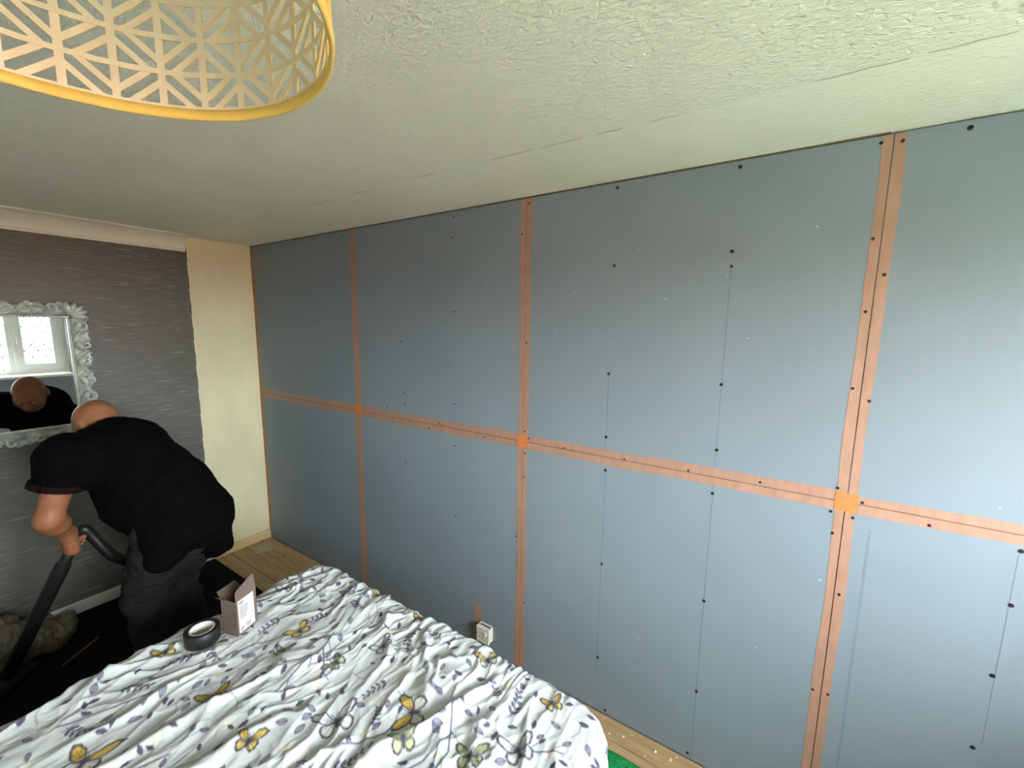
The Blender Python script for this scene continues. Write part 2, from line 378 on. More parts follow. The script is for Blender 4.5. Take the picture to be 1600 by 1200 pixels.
# right wall: plasterboard panels, screws, pencil lines, jointing tape
wr = struct(box('wall_right', (.0135, YW-.28, -.02), (.12, YF+.12, H+.1), 'wall_plain'))
yj = [YW-.02, .2923, 1.4923, 2.6923, YF]
g = .0020
panels = {}
for c in range(4):
    for r, (z0, z1) in enumerate(((.004, ZS-g), (ZS+g, H-.006))):
        y0 = yj[c]+g; y1 = yj[c+1]-g
        if r == 1 and c == 2: y0 += .0
        panels[c, r] = box('plasterboard_panel', (0, y0, z0), (.0130, y1, z1), 'board', wr, bev=.0008)
scr = {}
def screw(y, z, rad=.0052):
    c = max(i for i in range(4) if y >= yj[i]-1e-6 or i == 0); r = 0 if z < ZS else 1
    key = round(rad, 4)
    if key not in scr:
        v, f = [], []; n = 10
        prof = [(.35, -.0007), (.8, -.0006), (1.0, -.0002), (1.0, .0022)]
        for (k, x) in prof:
            for i in range(n): a = 2*math.pi*i/n; v.append((x, k*rad*math.cos(a), k*rad*math.sin(a)))
        for j in range(len(prof)-1):
            for i in range(n): f.append((j*n+i, (j+1)*n+i, (j+1)*n+(i+1) % n, j*n+(i+1) % n))
        f.append(tuple(range(n))); me = pymesh('screw', v, f); me.materials.append(MAT['screw']); scr[key] = me
    o = bpy.data.objects.new('screw', scr[key]); COL.objects.link(o); o.parent = panels[c, r]; o.location = (-.0012, y, z)
for y, z in [(1.087, 2.262), (.672, 2.262), (1.085, 1.972), (.675, 1.993), (1.088, 1.545), (.674, 1.537), (1.087, 1.28), (.671, 1.298),
             (1.083, 1.137), (.673, 1.133), (1.081, .715), (.671, .703), (1.079, .265), (.671, .315), (1.034, .022), (.685, .025),
             (.141, 2.262), (-.085, 1.150), (-.086, .991), (-.077, .77), (-.066, .529)]: screw(y, z, .0058)
for y, z in [(.318, 2.262), (.272, 2.258), (.309, 1.999), (.273, 1.895), (.305, 1.789), (.312, 1.557), (.269, 1.522), (.327, 1.155), (.271, 1.148),
             (.253, 1.203), (.317, 1.236), (.316, 1.084), (.098, 1.172), (.279, .882), (.315, .515), (.274, .518), (.673, 1.944)]: screw(y, z, .0046)
for y, z in [(1.478, 2.259), (1.907, 2.255), (1.916, 2.16), (1.512, 2.134), (1.481, 1.656), (1.481, 1.245), (1.458, 1.214), (1.479, 1.14), (1.48, 1.023),
             (2.28, 1.347), (2.277, 1.285), (1.91, 1.326), (2.296, 1.635), (1.907, 1.799), (2.282, .936), (1.912, 1.1), (1.906, .712), (1.518, .711),
             (1.468, .377), (1.278, 1.2), (1.006, 1.2), (.761, 1.202), (.528, 1.208), (1.715, 1.18), (2.019, 1.21), (2.091, 1.17), (2.788, 2.252),
             (3.09, 1.75), (3.12, 1.32), (3.10, .85), (2.43, 1.25)]: screw(y, z, .0042)
def pencil(y, z0, z1, w, mat='pencil'):
    c = max(i for i in range(4) if y >= yj[i]); r = 0 if z0 < ZS-.01 else 1
    box('pencil_line', (-.0003, y-w/2, z0), (.0005, y+w/2, z1), mat, panels[c, r])
pencil(.672, .02, ZS-.004, .0020); pencil(.673, ZS+.004, 1.95, .0018); pencil(1.083, .2, ZS-.004, .0017); pencil(1.087, ZS+.004, 1.55, .0013)
pencil(.225, .25, 1.12, .006, 'scuff'); pencil(2.282, .938, 1.1, .0016); pencil(-.082, .55, 1.14, .0015)
def tape_strip(name, axis, c, a, b, w, mat, seed, x=0.0, crease=True):
    """tape pressed onto the boards with a crease over the open joint, edges slightly wavy"""
    n = max(8, int((b-a)/.05)); v, f = [], []
    offs = [-w/2, -w/2, -.0016, 0, .0016, w/2, w/2]; xs = [.0004, -.0007, -.0007, .0065 if crease else -.0008, -.0007, -.0007, .0004]
    for i in range(n+1):
        s = a+(b-a)*i/n; wob = .0025*math.sin(s*5+seed)+.0015*math.sin(s*13+seed*2)
        cw = .0012*math.sin(s*7+seed*3)
        for o, xx in zip(offs, xs):
            d = c+o+(wob if abs(o) > .005 else cw*.25); v.append((x+xx, d, s) if axis == 'z' else (x+xx, s, d))
    for i in range(n):
        for k in range(6): f.append((i*7+k, i*7+k+1, (i+1)*7+k+1, (i+1)*7+k))
    f += [tuple(range(7)), tuple(range(n*7, n*7+7))]
    bm = bmesh.new(); me = pymesh(name, v, f); bm.from_mesh(me); bmesh.ops.recalc_face_normals(bm, faces=bm.faces); bm.to_mesh(me); bm.free()
    o = link(name, me, mat, wr); return o
for i, y in enumerate(yj[1:4]):
    tape_strip('joint_tape', 'z', y, .006, ZS-.030, .052, 'tape', i*1.7); tape_strip('joint_tape', 'z', y-.002, ZS+.030, H-.008, .053, 'tape', i*2.3+1)
for i in range(4):
    tape_strip('joint_tape', 'y', ZS, yj[i]+.03, yj[i+1]-(.03 if i < 3 else .045), .066 if i else .058, 'tape', i*1.1+4)
for i, y in enumerate(yj[1:4]):
    tape_strip('tape_crossing', 'z', y, ZS-.030, ZS+.030, .058, 'tape_dark', i, x=-.0006, crease=False)
tape_strip('corner_tape', 'z', YF-.024, .07, H-.01, .042, 'tape_corner', 3, crease=False)
# brown strip above the boards: shade of the open gap put into colour
box('gap_shade', (-.0015, .30, H-.0055), (.003, YF-.002, H-.0002), 'gap', wr)
box('tape_patch', (-.0009, 1.728, .075), (.0004, 1.778, .250), 'tape', wr)

# far wall
wb = struct(box('wall_back', (XL-.12, YF, -.02), (.1199, YF+.12, H+.1), 'cream'))
n = 90; v = []; f = []
for i in range(n+1):                       # wallpaper sheet with a torn right edge
    z = .075+(H-.075-.005)*i/n; e = XO+.002*math.sin(i*.9)+.0015*math.sin(i*2.7+1)+.006*(i/n)
    v += [(XL, YF-.0015, z), (e, YF-.0015, z), (e, YF+.0005, z), (XL, YF+.0005, z)]
for i in range(n):
    for k in range(4): f.append((4*i+k, 4*i+(k+1) % 4, 4*i+4+(k+1) % 4, 4*i+4+k))
f += [(0, 1, 2, 3), tuple(4*n+k for k in (3, 2, 1, 0))]
link('wallpaper', pymesh('wallpaper', v, f), 'paper', wb)
bb = struct(box('baseboard_back', (XL, YF-.016, .0), (XO-.004, YF-.0005, .078), 'white_paint', bev=.003))
struct(box('trim_1', (XO+.004, YF-.016, .0), (-.0015, YF-.0005, .068), 'pine', bev=.002))
# coving: concave plaster moulding, cut off square where the wardrobe began
prof = [(0, 0), (.0, -.100), (-.006, -.100), (-.008, -.088)]
for i in range(9):
    a = i/8*math.pi/2; prof.append((-.012-.076*(1-math.cos(a)), -.086+.078*math.sin(a)))
prof += [(-.094, -.008), (-.094, 0)]
v = [(x, YF-.0005+p, H-.0003+q) for x in (XL, XO-.002) for p, q in prof]; m = len(prof)
f = [(k, (k+1) % m, m+(k+1) % m, m+k) for k in range(m)]+[tuple(range(m))[::-1], tuple(range(m, 2*m))]
struct(link('trim_2', pymesh('trim_2', v, f), 'cove'))
# ceiling with the crack left by the wardrobe
ce = struct(box('ceiling', (XL-.12, YW-.3, H), (.1199, YF+.1199, H+.12), 'ceil'))
y = -.2; 
while y < 2.9:
    L = random.uniform(.05, .22); w = random.uniform(.0010, .0022); x = XO-.004+.006*math.sin(y*3)
    if random.random() < .72:
        n = 5; v = []; f = []
        for i in range(n+1):
            s = i/n; ww = w*math.sin(math.pi*(.08+.84*s)); xx = x+.0018*math.sin(y*40+s*9)
            v += [(xx-ww/2, y+L*s, H-.0006), (xx+ww/2, y+L*s, H-.0006), (xx+ww/2, y+L*s, H+.001), (xx-ww/2, y+L*s, H+.001)]
        for i in range(n):
            for k in range(4): f.append((4*i+k, 4*i+(k+1) % 4, 4*i+4+(k+1) % 4, 4*i+4+k))
        f += [(0, 1, 2, 3), tuple(4*n+k for k in (3, 2, 1, 0))]
        link('crack', pymesh('crack', v, f), 'crack', ce)
    y += L+random.uniform(.01, .09)
# left wall and window wall
struct(box('wall_left', (XL-.12, YW-.3, -.02), (XL, YF+.1, H+.1), 'white_paint'))
struct(boxes('wall_front', [((XL-.1, YW-.28, -.02), (WX0, YW, H+.1)), ((WX1, YW-.28, -.02), (.1198, YW, H+.1)),
                            ((WX0, YW-.28, -.02), (WX1, YW, WZ0)), ((WX0, YW-.28, WZ1), (WX1, YW, H+.1))], 'wall_plain'))
# window: three lights, leaded diamonds
wy0, wy1 = YW-.16, YW-.10
win = struct(boxes('window_1', [((WX0, wy0, WZ0+.03), (WX1, wy1, WZ0+.08)), ((WX0, wy0, WZ1-.05), (WX1, wy1, WZ1)),
                                ((WX0, wy0, WZ0+.0802), (WX0+.045, wy1, WZ1-.0502)), ((WX1-.045, wy0, WZ0+.0802), (WX1, wy1, WZ1-.0502)),
                                ((-.67, wy0, WZ0+.0802), (-.62, wy1, WZ1-.0502)), ((-1.85, wy0, WZ0+.0802), (-1.80, wy1, WZ1-.0502))], 'upvc'))
box('window_sill', (WX0-.03, YW-.10, WZ0-.004), (WX1+.03, YW+.12, WZ0+.03), 'upvc', win, bev=.006)
for (a, b, sash) in ((-.62, WX1-.045, 1), (-1.80, -.67, 0), (WX0+.045, -1.85, 1)):
    z0, z1 = WZ0+.08, WZ1-.05
    if sash:
        boxes('casement', [((a, wy0+.01, z0), (b, wy1+.02, z0+.085)), ((a, wy0+.01, z1-.085), (b, wy1+.02, z1)), ((a, wy0+.01, z0+.0852), (a+.08, wy1+.02, z1-.0852)), ((b-.08, wy0+.01, z0+.0852), (b, wy1+.02, z1-.0852))], 'upvc', win)
        a += .08; b -= .08; z0 += .085; z1 -= .085
        box('handle', (a-.05, wy1+.02, (z0+z1)/2-.06), (a-.03, wy1+.045, (z0+z1)/2+.06), 'upvc', win, bev=.004)
    pane = box('pane', (a, wy0+.028, z0), (b, wy0+.032, z1), 'glass', win)
    bm = bmesh.new(); w, h2 = .115, .155; nx = int((b-a)/w)+1; cx, cz = (a+b)/2, (z0+z1)/2
    for s in (-1, 1):
        for k in range(-14, 15):
            # line z = cz + s*(h2/w)*(x-cx) + k*h2, clipped to the pane
            xs = [a, b]; sl = s*h2/w; c0 = cz+k*h2
            for zz in (z0, z1): xs.append(cx+(zz-c0)/sl)
            xs = sorted(x for x in xs if a-1e-6 <= x <= b+1e-6 and z0-1e-6 <= c0+sl*(x-cx) <= z1+1e-6)
            if len(xs) < 2 or xs[-1]-xs[0] < .01: continue
            p, q = Vector((xs[0], 0, c0+sl*(xs[0]-cx))), Vector((xs[-1], 0, c0+sl*(xs[-1]-cx))); d = (q-p).normalized(); nn = Vector((-d.z, 0, d.x))*.0048
            vs = [bm.verts.new((o.x, yy, o.z)) for yy in (wy0+.024, wy0+.036) for o in (p-nn, p+nn, q+nn, q-nn)]
            for fc in ((0, 1, 2, 3), (7, 6, 5, 4), (0, 4, 5, 1), (1, 5, 6, 2), (2, 6, 7, 3), (3, 7, 4, 0)): bm.faces.new([vs[i] for i in fc])
    link('leading', bm_mesh('leading', bm), 'lead', win)

# outside: paving below, neighbour's tiled house
struct(box('ground', (-40, -45, -3.0), (40, 40, -2.8), 'ground'))
hs = thing('neighbour_house', 'house with red tiled roof outside the window, seen in the mirror', 'house', (2, -15, -2.8))
me = pymesh('roof', [(-14, -10.5, -1.1), (18, -10.5, -1.1), (18, -14.5, .95), (-14, -14.5, .95), (18, -18.5, -1.1), (-14, -18.5, -1.1), (-14, -10.5, -1.3), (18, -10.5, -1.3), (18, -18.5, -1.3), (-14, -18.5, -1.3)],
            [(0, 1, 2, 3), (3, 2, 4, 5), (6, 9, 8, 7), (0, 6, 7, 1), (5, 4, 8, 9), (1, 7, 8, 4, 2), (0, 3, 5, 9, 6)])
uv = me.uv_layers.new(name='UVMap')
for p in me.polygons:
    for li in p.loop_indices:
        c = me.vertices[me.loops[li].vertex_index].co; uv.data[li].uv = (c.x, c.y*1.12)
link('roof', me, 'roof', hs)
box('house_wall', (-13.6, -18.1, -2.8), (17.6, -10.9, -1.25), 'brick', hs)

# ------------------------------------------------------------------ carpet and things on the floor
cp = box('carpet', (XL+.001, YW+.001, .0005), (XO-.002, YF-.017, .012), 'carpet', loc=(-1.7, 1.5, 0), bev=.003)
tag(cp, 'black carpet between the bed and the grey papered wall', 'carpet')
# ------------------------------------------------------------------ bed
bx0, bx1, by0, by1, bz = -2.48, -.486, .828, 2.37, .532
bed = thing('bed', 'low double bed under the butterfly print duvet', 'bed', (-1.5, 1.57, .012))
box('divan_base', (bx0+.03, by0+.04, .07), (bx1-.04, by1-.04, .30), 'divan', bed, bev=.015)
box('mattress', (bx0+.03, by0+.04, .301), (bx1-.03, by1-.03, bz-.035), 'mattress', bed, bev=.04)
for x in (bx0+.12, bx1-.14):
    for y in (by0+.12, by1-.12): link('leg', lathe_mesh('leg', [(0, 0), (.024, 0), (.03, .058), (0, .058)], (x, y, .0125), 16), 'blk', bed)

def build_duvet():
    st = .0032
    a = np.concatenate([np.arange(bx0-.2, -1.80, .005), np.arange(-1.80, bx1+.34, st)])
    b = np.arange(by0-.36, by1+.36, st)
    A, B = np.meshgrid(a, b, indexing='ij')
    R = .13; Rz = .052; flat = .078
    ix = np.clip(A, bx0+R, bx1-R); iy = np.clip(B, by0+R, by1-R)
    dx, dy = A-ix, B-iy; d = np.hypot(dx, dy); ux, uy = dx/np.maximum(d, 1e-9), dy/np.maximum(d, 1e-9)
    # arc length along the drape: flat, quarter arc, then hanging
    s = np.maximum(d-flat, 0); th = np.minimum(s/Rz, math.pi/2); hang = np.maximum(s-Rz*math.pi/2, 0)
    ho = np.minimum(d, flat)+Rz*np.sin(th); dz = -Rz*(1-np.cos(th))-hang
    per = np.arctan2(B-1.57, A+1.5)
    wave = .018*noise2(per*9, per*0+3.3)+.010*noise2(per*23, per*0+9.1)
    ho = ho+hang*(.10+0*per)+np.minimum(hang*4, 1)*wave
    X, Y, Z = ix+ux*ho, iy+uy*ho, bz+dz
    # normals of the undisturbed drape
    nx, ny, nz = ux*np.sin(th), uy*np.sin(th), np.cos(th)
    # creases: long folds running roughly along x, fanning at the right edge, plus small crumples
    wa = A+.05*noise2(A*5, B*5)+.02*noise2(A*13+4, B*13); wb = B+.06*noise2(A*4+9, B*4+2)+.025*noise2(A*11, B*11+5)
    def ridge(ang, fa, fb, sd, p=2.0):
        ca, sa = math.cos(ang), math.sin(ang); q = wa*ca+wb*sa; w = -wa*sa+wb*ca
        return np.maximum(1-np.abs(noise2(q*fa+sd, w*fb+sd*1.7))*2.6, 0)**p
    mask = .5+.5*np.clip(noise2(A*2.3+1, B*2.3)*2.6+.2, -1, 1); mask2 = .5+.5*np.clip(noise2(A*3.1+11, B*3.1+4)*3, -1, 1)
    Hh = .016*ridge(.08, 1.6, 6.0, 1.3, 1.4)*mask + .013*ridge(.38, 2.4, 12, 5.1, 1.8)*mask2 + .010*ridge(-.42, 2.6, 14, 8.7, 1.8)*mask
    edge = np.clip((A+.85)/.25, 0, 1)
    Hh += (.0022+.0040*edge)*ridge(.05, 5, 30, 2.2, 1.5)*(1-.5*mask2)+.0034*ridge(1.2, 8, 22, 6.4, 1.5)*mask2+.0018*ridge(-.3, 16, 52, 3.3, 1.2)*mask
    Hh += .012*noise2(A*3.1+3, B*3.1+8)+.0045*noise2(A*8, B*8)+.0011*noise2(A*36, B*36)
    # a few pronounced folds read off the cloth: (points, height, width)
    for pts, hh, ww in (([(-.60, 1.23), (-.72, 1.25), (-.84, 1.30), (-.98, 1.34), (-1.1, 1.37)], .026, .020), ([(-.56, 1.55), (-.70, 1.46), (-.80, 1.36)], .018, .016),
                        ([(-.60, 1.13), (-.72, 1.13), (-.80, 1.20)], .014, .014), ([(-1.55, 1.95), (-1.3, 1.93), (-1.1, 1.88), (-.95, 1.86)], .016, .016),
                        ([(-1.5, 2.12), (-1.3, 2.10), (-1.12, 2.08)], .014, .014), ([(-1.45, 1.78), (-1.25, 1.72), (-1.1, 1.66), (-.98, 1.65)], .018, .018),
                        ([(-.55, 1.78), (-.66, 1.72), (-.72, 1.62), (-.70, 1.55)], .016, .012), ([(-.53, 1.42), (-.62, 1.40), (-.74, 1.41)], .009, .011),
                        ([(-.53, 1.66), (-.6, 1.65), (-.68, 1.66)], .009, .010), ([(-.53, 1.34), (-.60, 1.32), (-.68, 1.31)], .008, .010), ([(-1.3, 1.6), (-1.1, 1.5), (-1.0, 1.42)], .016, .014)):
        best = np.full(A.shape, 9.0); par = np.zeros(A.shape)
        for i in range(len(pts)-1):
            p, q = np.array(pts[i]), np.array(pts[i+1]); e = q-p; t = np.clip(((wa-p[0])*e[0]+(wb-p[1])*e[1])/(e@e), 0, 1)
            dd = np.hypot(wa-p[0]-t*e[0], wb-p[1]-t*e[1]); m = dd < best; best[m] = dd[m]; par[m] = ((i+t)/(len(pts)-1))[m]
        Hh += hh*np.exp(-(best/ww)**2)*np.sin(math.pi*np.clip(par*.9+.05, 0, 1))**.6
    Hh += .004
    side = np.clip(hang/.05, 0, 1); Hh = Hh*(1-.72*side)
    near = np.clip((1.02-B)/.1, 0, 1)*np.clip((A+.75)/.1, 0, 1); Hh = Hh*(1-.7*near)
    for px, py, rr in ((-1.062, 2.242, .085), (-.935, 2.20, .085)):   # pressed flat under the tape roll and the carton
        kk = np.clip((rr-np.hypot(A-px, B-py))/.025, 0, 1); kk = kk*kk*(3-2*kk); Hh = Hh*(1-kk)+.012*kk
    X += nx*Hh; Y += ny*Hh; Z += nz*Hh
    V = np.stack([X, Y, Z], -1); na, nb = A.shape
    keep = hang < .27
    # ---------------- print
    C = np.empty((na, nb, 3)); C[:] = lin((204, 207, 207))[:3]
    tint = np.clip(noise2(A*6+50, B*6)*1.6, 0, 1)[..., None]; C = C*(1-tint*.5)+np.array(lin((196, 206, 206))[:3])*tint*.5
    P2 = np.stack([A, B], -1)
    INK = np.array(lin((74, 70, 98))[:3]); INK2 = np.array(lin((52, 48, 66))[:3]); SOFT = np.array(lin((150, 148, 164))[:3])
    def win_(pts, m):
        p = np.array(pts); i0, i1 = np.searchsorted(a, [p[:, 0].min()-m, p[:, 0].max()+m]); j0, j1 = np.searchsorted(b, [p[:, 1].min()-m, p[:, 1].max()+m]); return (slice(i0, i1), slice(j0, j1))
    def seg_d(Q, pts):
        best = np.full(Q.shape[:2], 9.0)
        for p, q in zip(pts[:-1], pts[1:]):
            p, q = np.array(p), np.array(q); e = q-p; t = np.clip(((Q-p)@e)/(e@e+1e-12), 0, 1); best = np.minimum(best, np.linalg.norm(Q-p-t[..., None]*e, axis=-1))
        return best
    def stroke(pts, w, col, al=1.0):
        sl = win_(pts, w*2); Q = P2[sl]
        if 0 in Q.shape: return
        k = (np.clip((w-seg_d(Q, pts))/(st*.9)+.5, 0, 1)*al)[..., None]; C[sl] = C[sl]*(1-k)+np.array(col)*k
    def fill(pts, col, al=1.0):
        sl = win_(pts, .004); Q = P2[sl]
        if 0 in Q.shape: return
        ins = np.zeros(Q.shape[:2], bool); pp = list(pts)
        for (x0, y0), (x1, y1) in zip(pp, pp[1:]+pp[:1]):
            c = ((y0 > Q[..., 1]) != (y1 > Q[..., 1])); xx = (x1-x0)*(Q[..., 1]-y0)/((y1-y0) if abs(y1-y0) > 1e-12 else 1e-12)+x0; ins ^= c & (Q[..., 0] < xx)
        k = (ins*al)[..., None]; C[sl] = C[sl]*(1-k)+np.array(col)*k
    def rotp(pts, c, ang, s): ca, sa = math.cos(ang), math.sin(ang); return [(c[0]+s*(x*ca-y*sa), c[1]+s*(x*sa+y*ca)) for x, y in pts]
    leafshape = [(0, 0), (.25, .2), (.55, .24), (.82, .13), (1, 0), (.82, -.13), (.55, -.24), (.25, -.2)]
    def leaf(c, ang, s, solid=None):
        pts = rotp(leafshape, c, ang, s); solid = random.random() < .5 if solid is None else solid
        if solid: fill(pts, INK, .95)
        else: fill(pts, SOFT, .9); stroke(pts+pts[:1], .0016, INK)
        stroke(rotp([(0, 0), (.9, 0)], c, ang, s), .0012, INK2)
    def sprig(c, ang, L, n=5):
        pts = [(c[0]+L*t*math.cos(ang+.3*t), c[1]+L*t*math.sin(ang+.3*t)) for t in np.linspace(0, 1, 6)]; stroke(pts, .0013, INK)
        for i in range(n):
            t = (i+.6)/n; p = (c[0]+L*t*math.cos(ang+.3*t), c[1]+L*t*math.sin(ang+.3*t))
            for sgn in (-1, 1): fill(rotp(leafshape, p, ang+sgn*.85, L*.27*(1.1-.4*t)), INK, .9)
    def branch(pts, w=.0024):
        stroke(pts, w, INK)
        for p, q in zip(pts[:-1], pts[1:]):
            an = math.atan2(q[1]-p[1], q[0]-p[0]); m = ((p[0]+q[0])/2, (p[1]+q[1])/2)
            stroke([m, (m[0]+.045*math.cos(an+.6), m[1]+.045*math.sin(an+.6))], .0014, INK)
            if random.random() < .7: leaf((m[0]+.045*math.cos(an+.6), m[1]+.045*math.sin(an+.6)), an+.5, .03)
    up = [(.02, .02), (.10, .20), (.30, .50), (.58, .66), (.74, .60), (.70, .40), (.52, .16), (.25, .02)]
    lo = [(.02, -.01), (.22, .0), (.46, .02), (.54, -.12), (.47, -.34), (.30, -.48), (.16, -.40), (.05, -.16)]
    def butterfly(c, ang, s, kind):
        cu, cl = {'y': ((224, 186, 66), (228, 196, 96)), 'w': ((222, 224, 222), (226, 226, 222)), 'g': ((176, 186, 132), (206, 212, 158)), 'm': ((222, 184, 70), (226, 224, 214))}[kind]
        for sx in (-1, 1):
            for sh, colr in ((lo, cl), (up, cu)):
                pts = rotp([(sx*x, y) for x, y in sh], c, ang, s); fill(pts, lin(colr)[:3]); 
                m = rotp([(sx*.05, .02 if sh is up else -.03)], c, ang, s)[0]
                for (x, y) in sh[2:7]: stroke([m, rotp([(sx*x, y)], c, ang, s)[0]], .0011, INK2, .75)
                stroke(pts+pts[:1], .0019 if s > .07 else .0014, INK2)
                for (x0, y0), (x1, y1) in zip(sh[2:6], sh[3:7]): stroke(rotp([(sx*x0*.94, y0*.94), (sx*x1*.94, y1*.94)], c, ang, s), .0026, INK2, .8)
        stroke(rotp([(0, .16), (0, -.26)], c, ang, s), .0034, INK2); stroke(rotp([(0, .15), (.10, .36)], c, ang, s), .0011, INK2); stroke(rotp([(0, .15), (-.10, .36)], c, ang, s), .0011, INK2)
    bf = [(-.834, 1.988, 'y', .10), (-.851, 1.731, 'g', .08), (-.705, 1.659, 'w', .085), (-1.15, 1.936, 'm', .10), (-.985, 1.536, 'w', .135), (-.837, 1.365, 'm', .125),
          (-.921, 1.316, 'g', .09), (-1.164, 1.682, 'y', .085), (-.566, 1.018, 'y', .075), (-.759, 1.029, 'w', .11), (-.545, 1.293, 'm', .085), (-.512, 1.923, 'y', .07),
          (-.528, 1.647, 'y', .07), (-.585, 2.03, 'w', .075), (-.73, 2.28, 'w', .09), (-1.164, 2.283, 'y', .08), (-1.433, 2.007, 'm', .13), (-.85, 1.128, 'g', .10), (-.925, 1.935, 'g', .07),
          (-1.40, 1.60, 'w', .11), (-1.62, 2.2, 'm', .1), (-1.66, 1.7, 'y', .1), (-.46, .93, 'w', .08), (-1.9, 1.9, 'y', .11), (-2.1, 1.4, 'w', .12), (-1.75, 1.2, 'm', .12), (-2.3, 2.1, 'g', .1), (-1.3, 1.1, 'y', .11)]
    busy = [(x, y, s*.48) for x, y, k, s in bf]
    def free(p, r): return all(math.hypot(p[0]-x, p[1]-y) > r+q for x, y, q in busy)
    # pale blossoms, then leaves and sprigs, in the gaps
    for _ in range(240):
        p = (random.uniform(-2.6, -.25), random.uniform(.6, 2.65)); cc = lin(random.choice([(232, 224, 196), (232, 214, 206), (222, 222, 206)]))[:3]
        for k in range(5): an = k*1.256+random.random(); fill(rotp(leafshape, p, an, .022), cc, .55)
    br = [[(-.77, 1.862), (-.841, 1.822), (-.935, 1.807), (-1.036, 1.782)], [(-.841, 1.822), (-.88, 1.76), (-.922, 1.715)], [(-.86, 1.99), (-.95, 2.06), (-1.05, 2.09)], [(-1.046, 1.462), (-.932, 1.384), (-.878, 1.376)],
          [(-.76, 1.27), (-.871, 1.191), (-.929, 1.186), (-1.0, 1.19)], [(-.82, 1.22), (-.93, 1.232), (-1.0, 1.27)], [(-.772, 1.042), (-.73, .98), (-.693, .922)], [(-1.25, 2.12), (-1.35, 2.16), (-1.45, 2.2)], [(-1.2, 1.5), (-1.3, 1.45), (-1.36, 1.36)], [(-.62, 1.5), (-.68, 1.56), (-.7, 1.6)],
          [(-1.3, 1.83), (-1.38, 1.86), (-1.5, 1.84)], [(-.6, 2.16), (-.7, 2.12), (-.8, 2.14)]]
    for q in br: branch(q); busy += [(x, y, .012) for x, y in q]
    placed = 0
    for _ in range(13000):
        p = (random.uniform(-2.7, -.22), random.uniform(.55, 2.68)); t = random.random()
        if t < .42:
            if not free(p, .042): continue
            an = random.uniform(0, 6.28); L = random.uniform(.07, .10); c = (p[0]-.5*L*math.cos(an), p[1]-.5*L*math.sin(an)); sprig(c, an, L, 5); busy.append((p[0], p[1], .036))
        elif t < .9:
            if not free(p, .020): continue
            leaf(p, random.uniform(0, 6.28), random.uniform(.024, .036)); busy.append((p[0], p[1], .017))
        else:
            if not free(p, .03): continue
            an = random.uniform(0, 6.28); stroke([p, (p[0]+.05*math.cos(an), p[1]+.05*math.sin(an)), (p[0]+.08*math.cos(an+.3), p[1]+.08*math.sin(an+.3))], .0012, INK, .8); busy.append((p[0], p[1], .02))
    random.seed(19)
    for x, y, k, s in bf: butterfly((x, y), random.uniform(-1.2, .6), s*.66, k)
    # ---------------- mesh
    idx = np.arange(na*nb).reshape(na, nb); kc = keep[:-1, :-1] & keep[1:, :-1] & keep[:-1, 1:] & keep[1:, 1:]
    Q = np.stack([idx[:-1, :-1], idx[1:, :-1], idx[1:, 1:], idx[:-1, 1:]], -1)[kc]
    used = np.unique(Q); rm = np.full(na*nb, -1); rm[used] = np.arange(len(used))
    me = fast('duvet', V.reshape(-1, 3)[used], rm[Q])
    at = me.attributes.new('print', 'FLOAT_COLOR', 'POINT'); cc = np.ones((len(used), 4), np.float32); cc[:, :3] = C.reshape(-1, 3)[used]; at.data.foreach_set('color', cc.ravel())
    o = link('duvet', me, 'duvet', loc=(-1.5, 1.57, .5), smooth=True)
    return tag(o, 'crumpled white duvet printed with yellow butterflies and purple leaves', 'duvet'), (a, b, V)
duvet, (DA, DB, DV) = build_duvet()
def duvet_z(x, y, r=.03):
    i0, i1 = np.searchsorted(DA, [x-r, x+r]); j0, j1 = np.searchsorted(DB, [y-r, y+r]); return float(DV[i0:i1, j0:j1, 2].max())
#MORE
# ------------------------------------------------------------------ green fabric and crumbs on the floorboards by the bed
def build_green():
    st = .006; x = np.arange(-.47, -.155, st); y = np.arange(.30, .985, st); X, Y = np.meshgrid(x, y, indexing='ij')
    ex = np.minimum.reduce([X-x[0], x[-1]-X, Y-y[0], y[-1]-Y]); up = np.clip(ex/.012, 0, 1)
    Xs = X+.02*(Y-.9)*0-.018*noise2(Y*5, Y*0+1)*(X > -.3); Z = .004+up*(.014+.006*noise2(X*40, Y*40)+.008*noise2(X*9, Y*9)+.004*noise2(X*120, Y*120))
    n, m = X.shape; top = np.stack([Xs, Y, Z], -1).reshape(-1, 3); bot = np.stack([Xs, Y, Z*0+.0008], -1).reshape(-1, 3); i = np.arange(n*m).reshape(n, m)
    q = np.stack([i[:-1, :-1], i[1:, :-1], i[1:, 1:], i[:-1, 1:]], -1).reshape(-1, 4); k = n*m
    rim = np.concatenate([i[:, 0], i[-1, 1:], i[-2::-1, -1], i[0, -2:0:-1]]); nx = np.roll(rim, -1)
    Q = np.concatenate([q, q[:, ::-1]+k, np.stack([rim, rim+k, nx+k, nx], -1)]); return fast('green_mat', np.concatenate([top, bot]), Q)
o = link('shaggy_mat', build_green(), 'green', loc=(-.3, .65, 0), smooth=True)
o.location.z += .0126
tag(o, 'bright green shaggy mat on the floor below the bed corner', 'mat')
cm = pymesh('plaster_crumb', [(-.004, -.003, 0), (.004, -.0035, 0), (.0045, .003, 0), (-.0035, .004, 0), (-.002, -.001, .005), (.0025, 0, .0055), (0, .002, .004)],
            [(3, 2, 1, 0), (0, 1, 5, 4), (1, 2, 5), (2, 3, 6), (3, 0, 4), (4, 5, 6), (5, 2, 6), (3, 4, 6)])
cm.materials.append(MAT['crumb'])
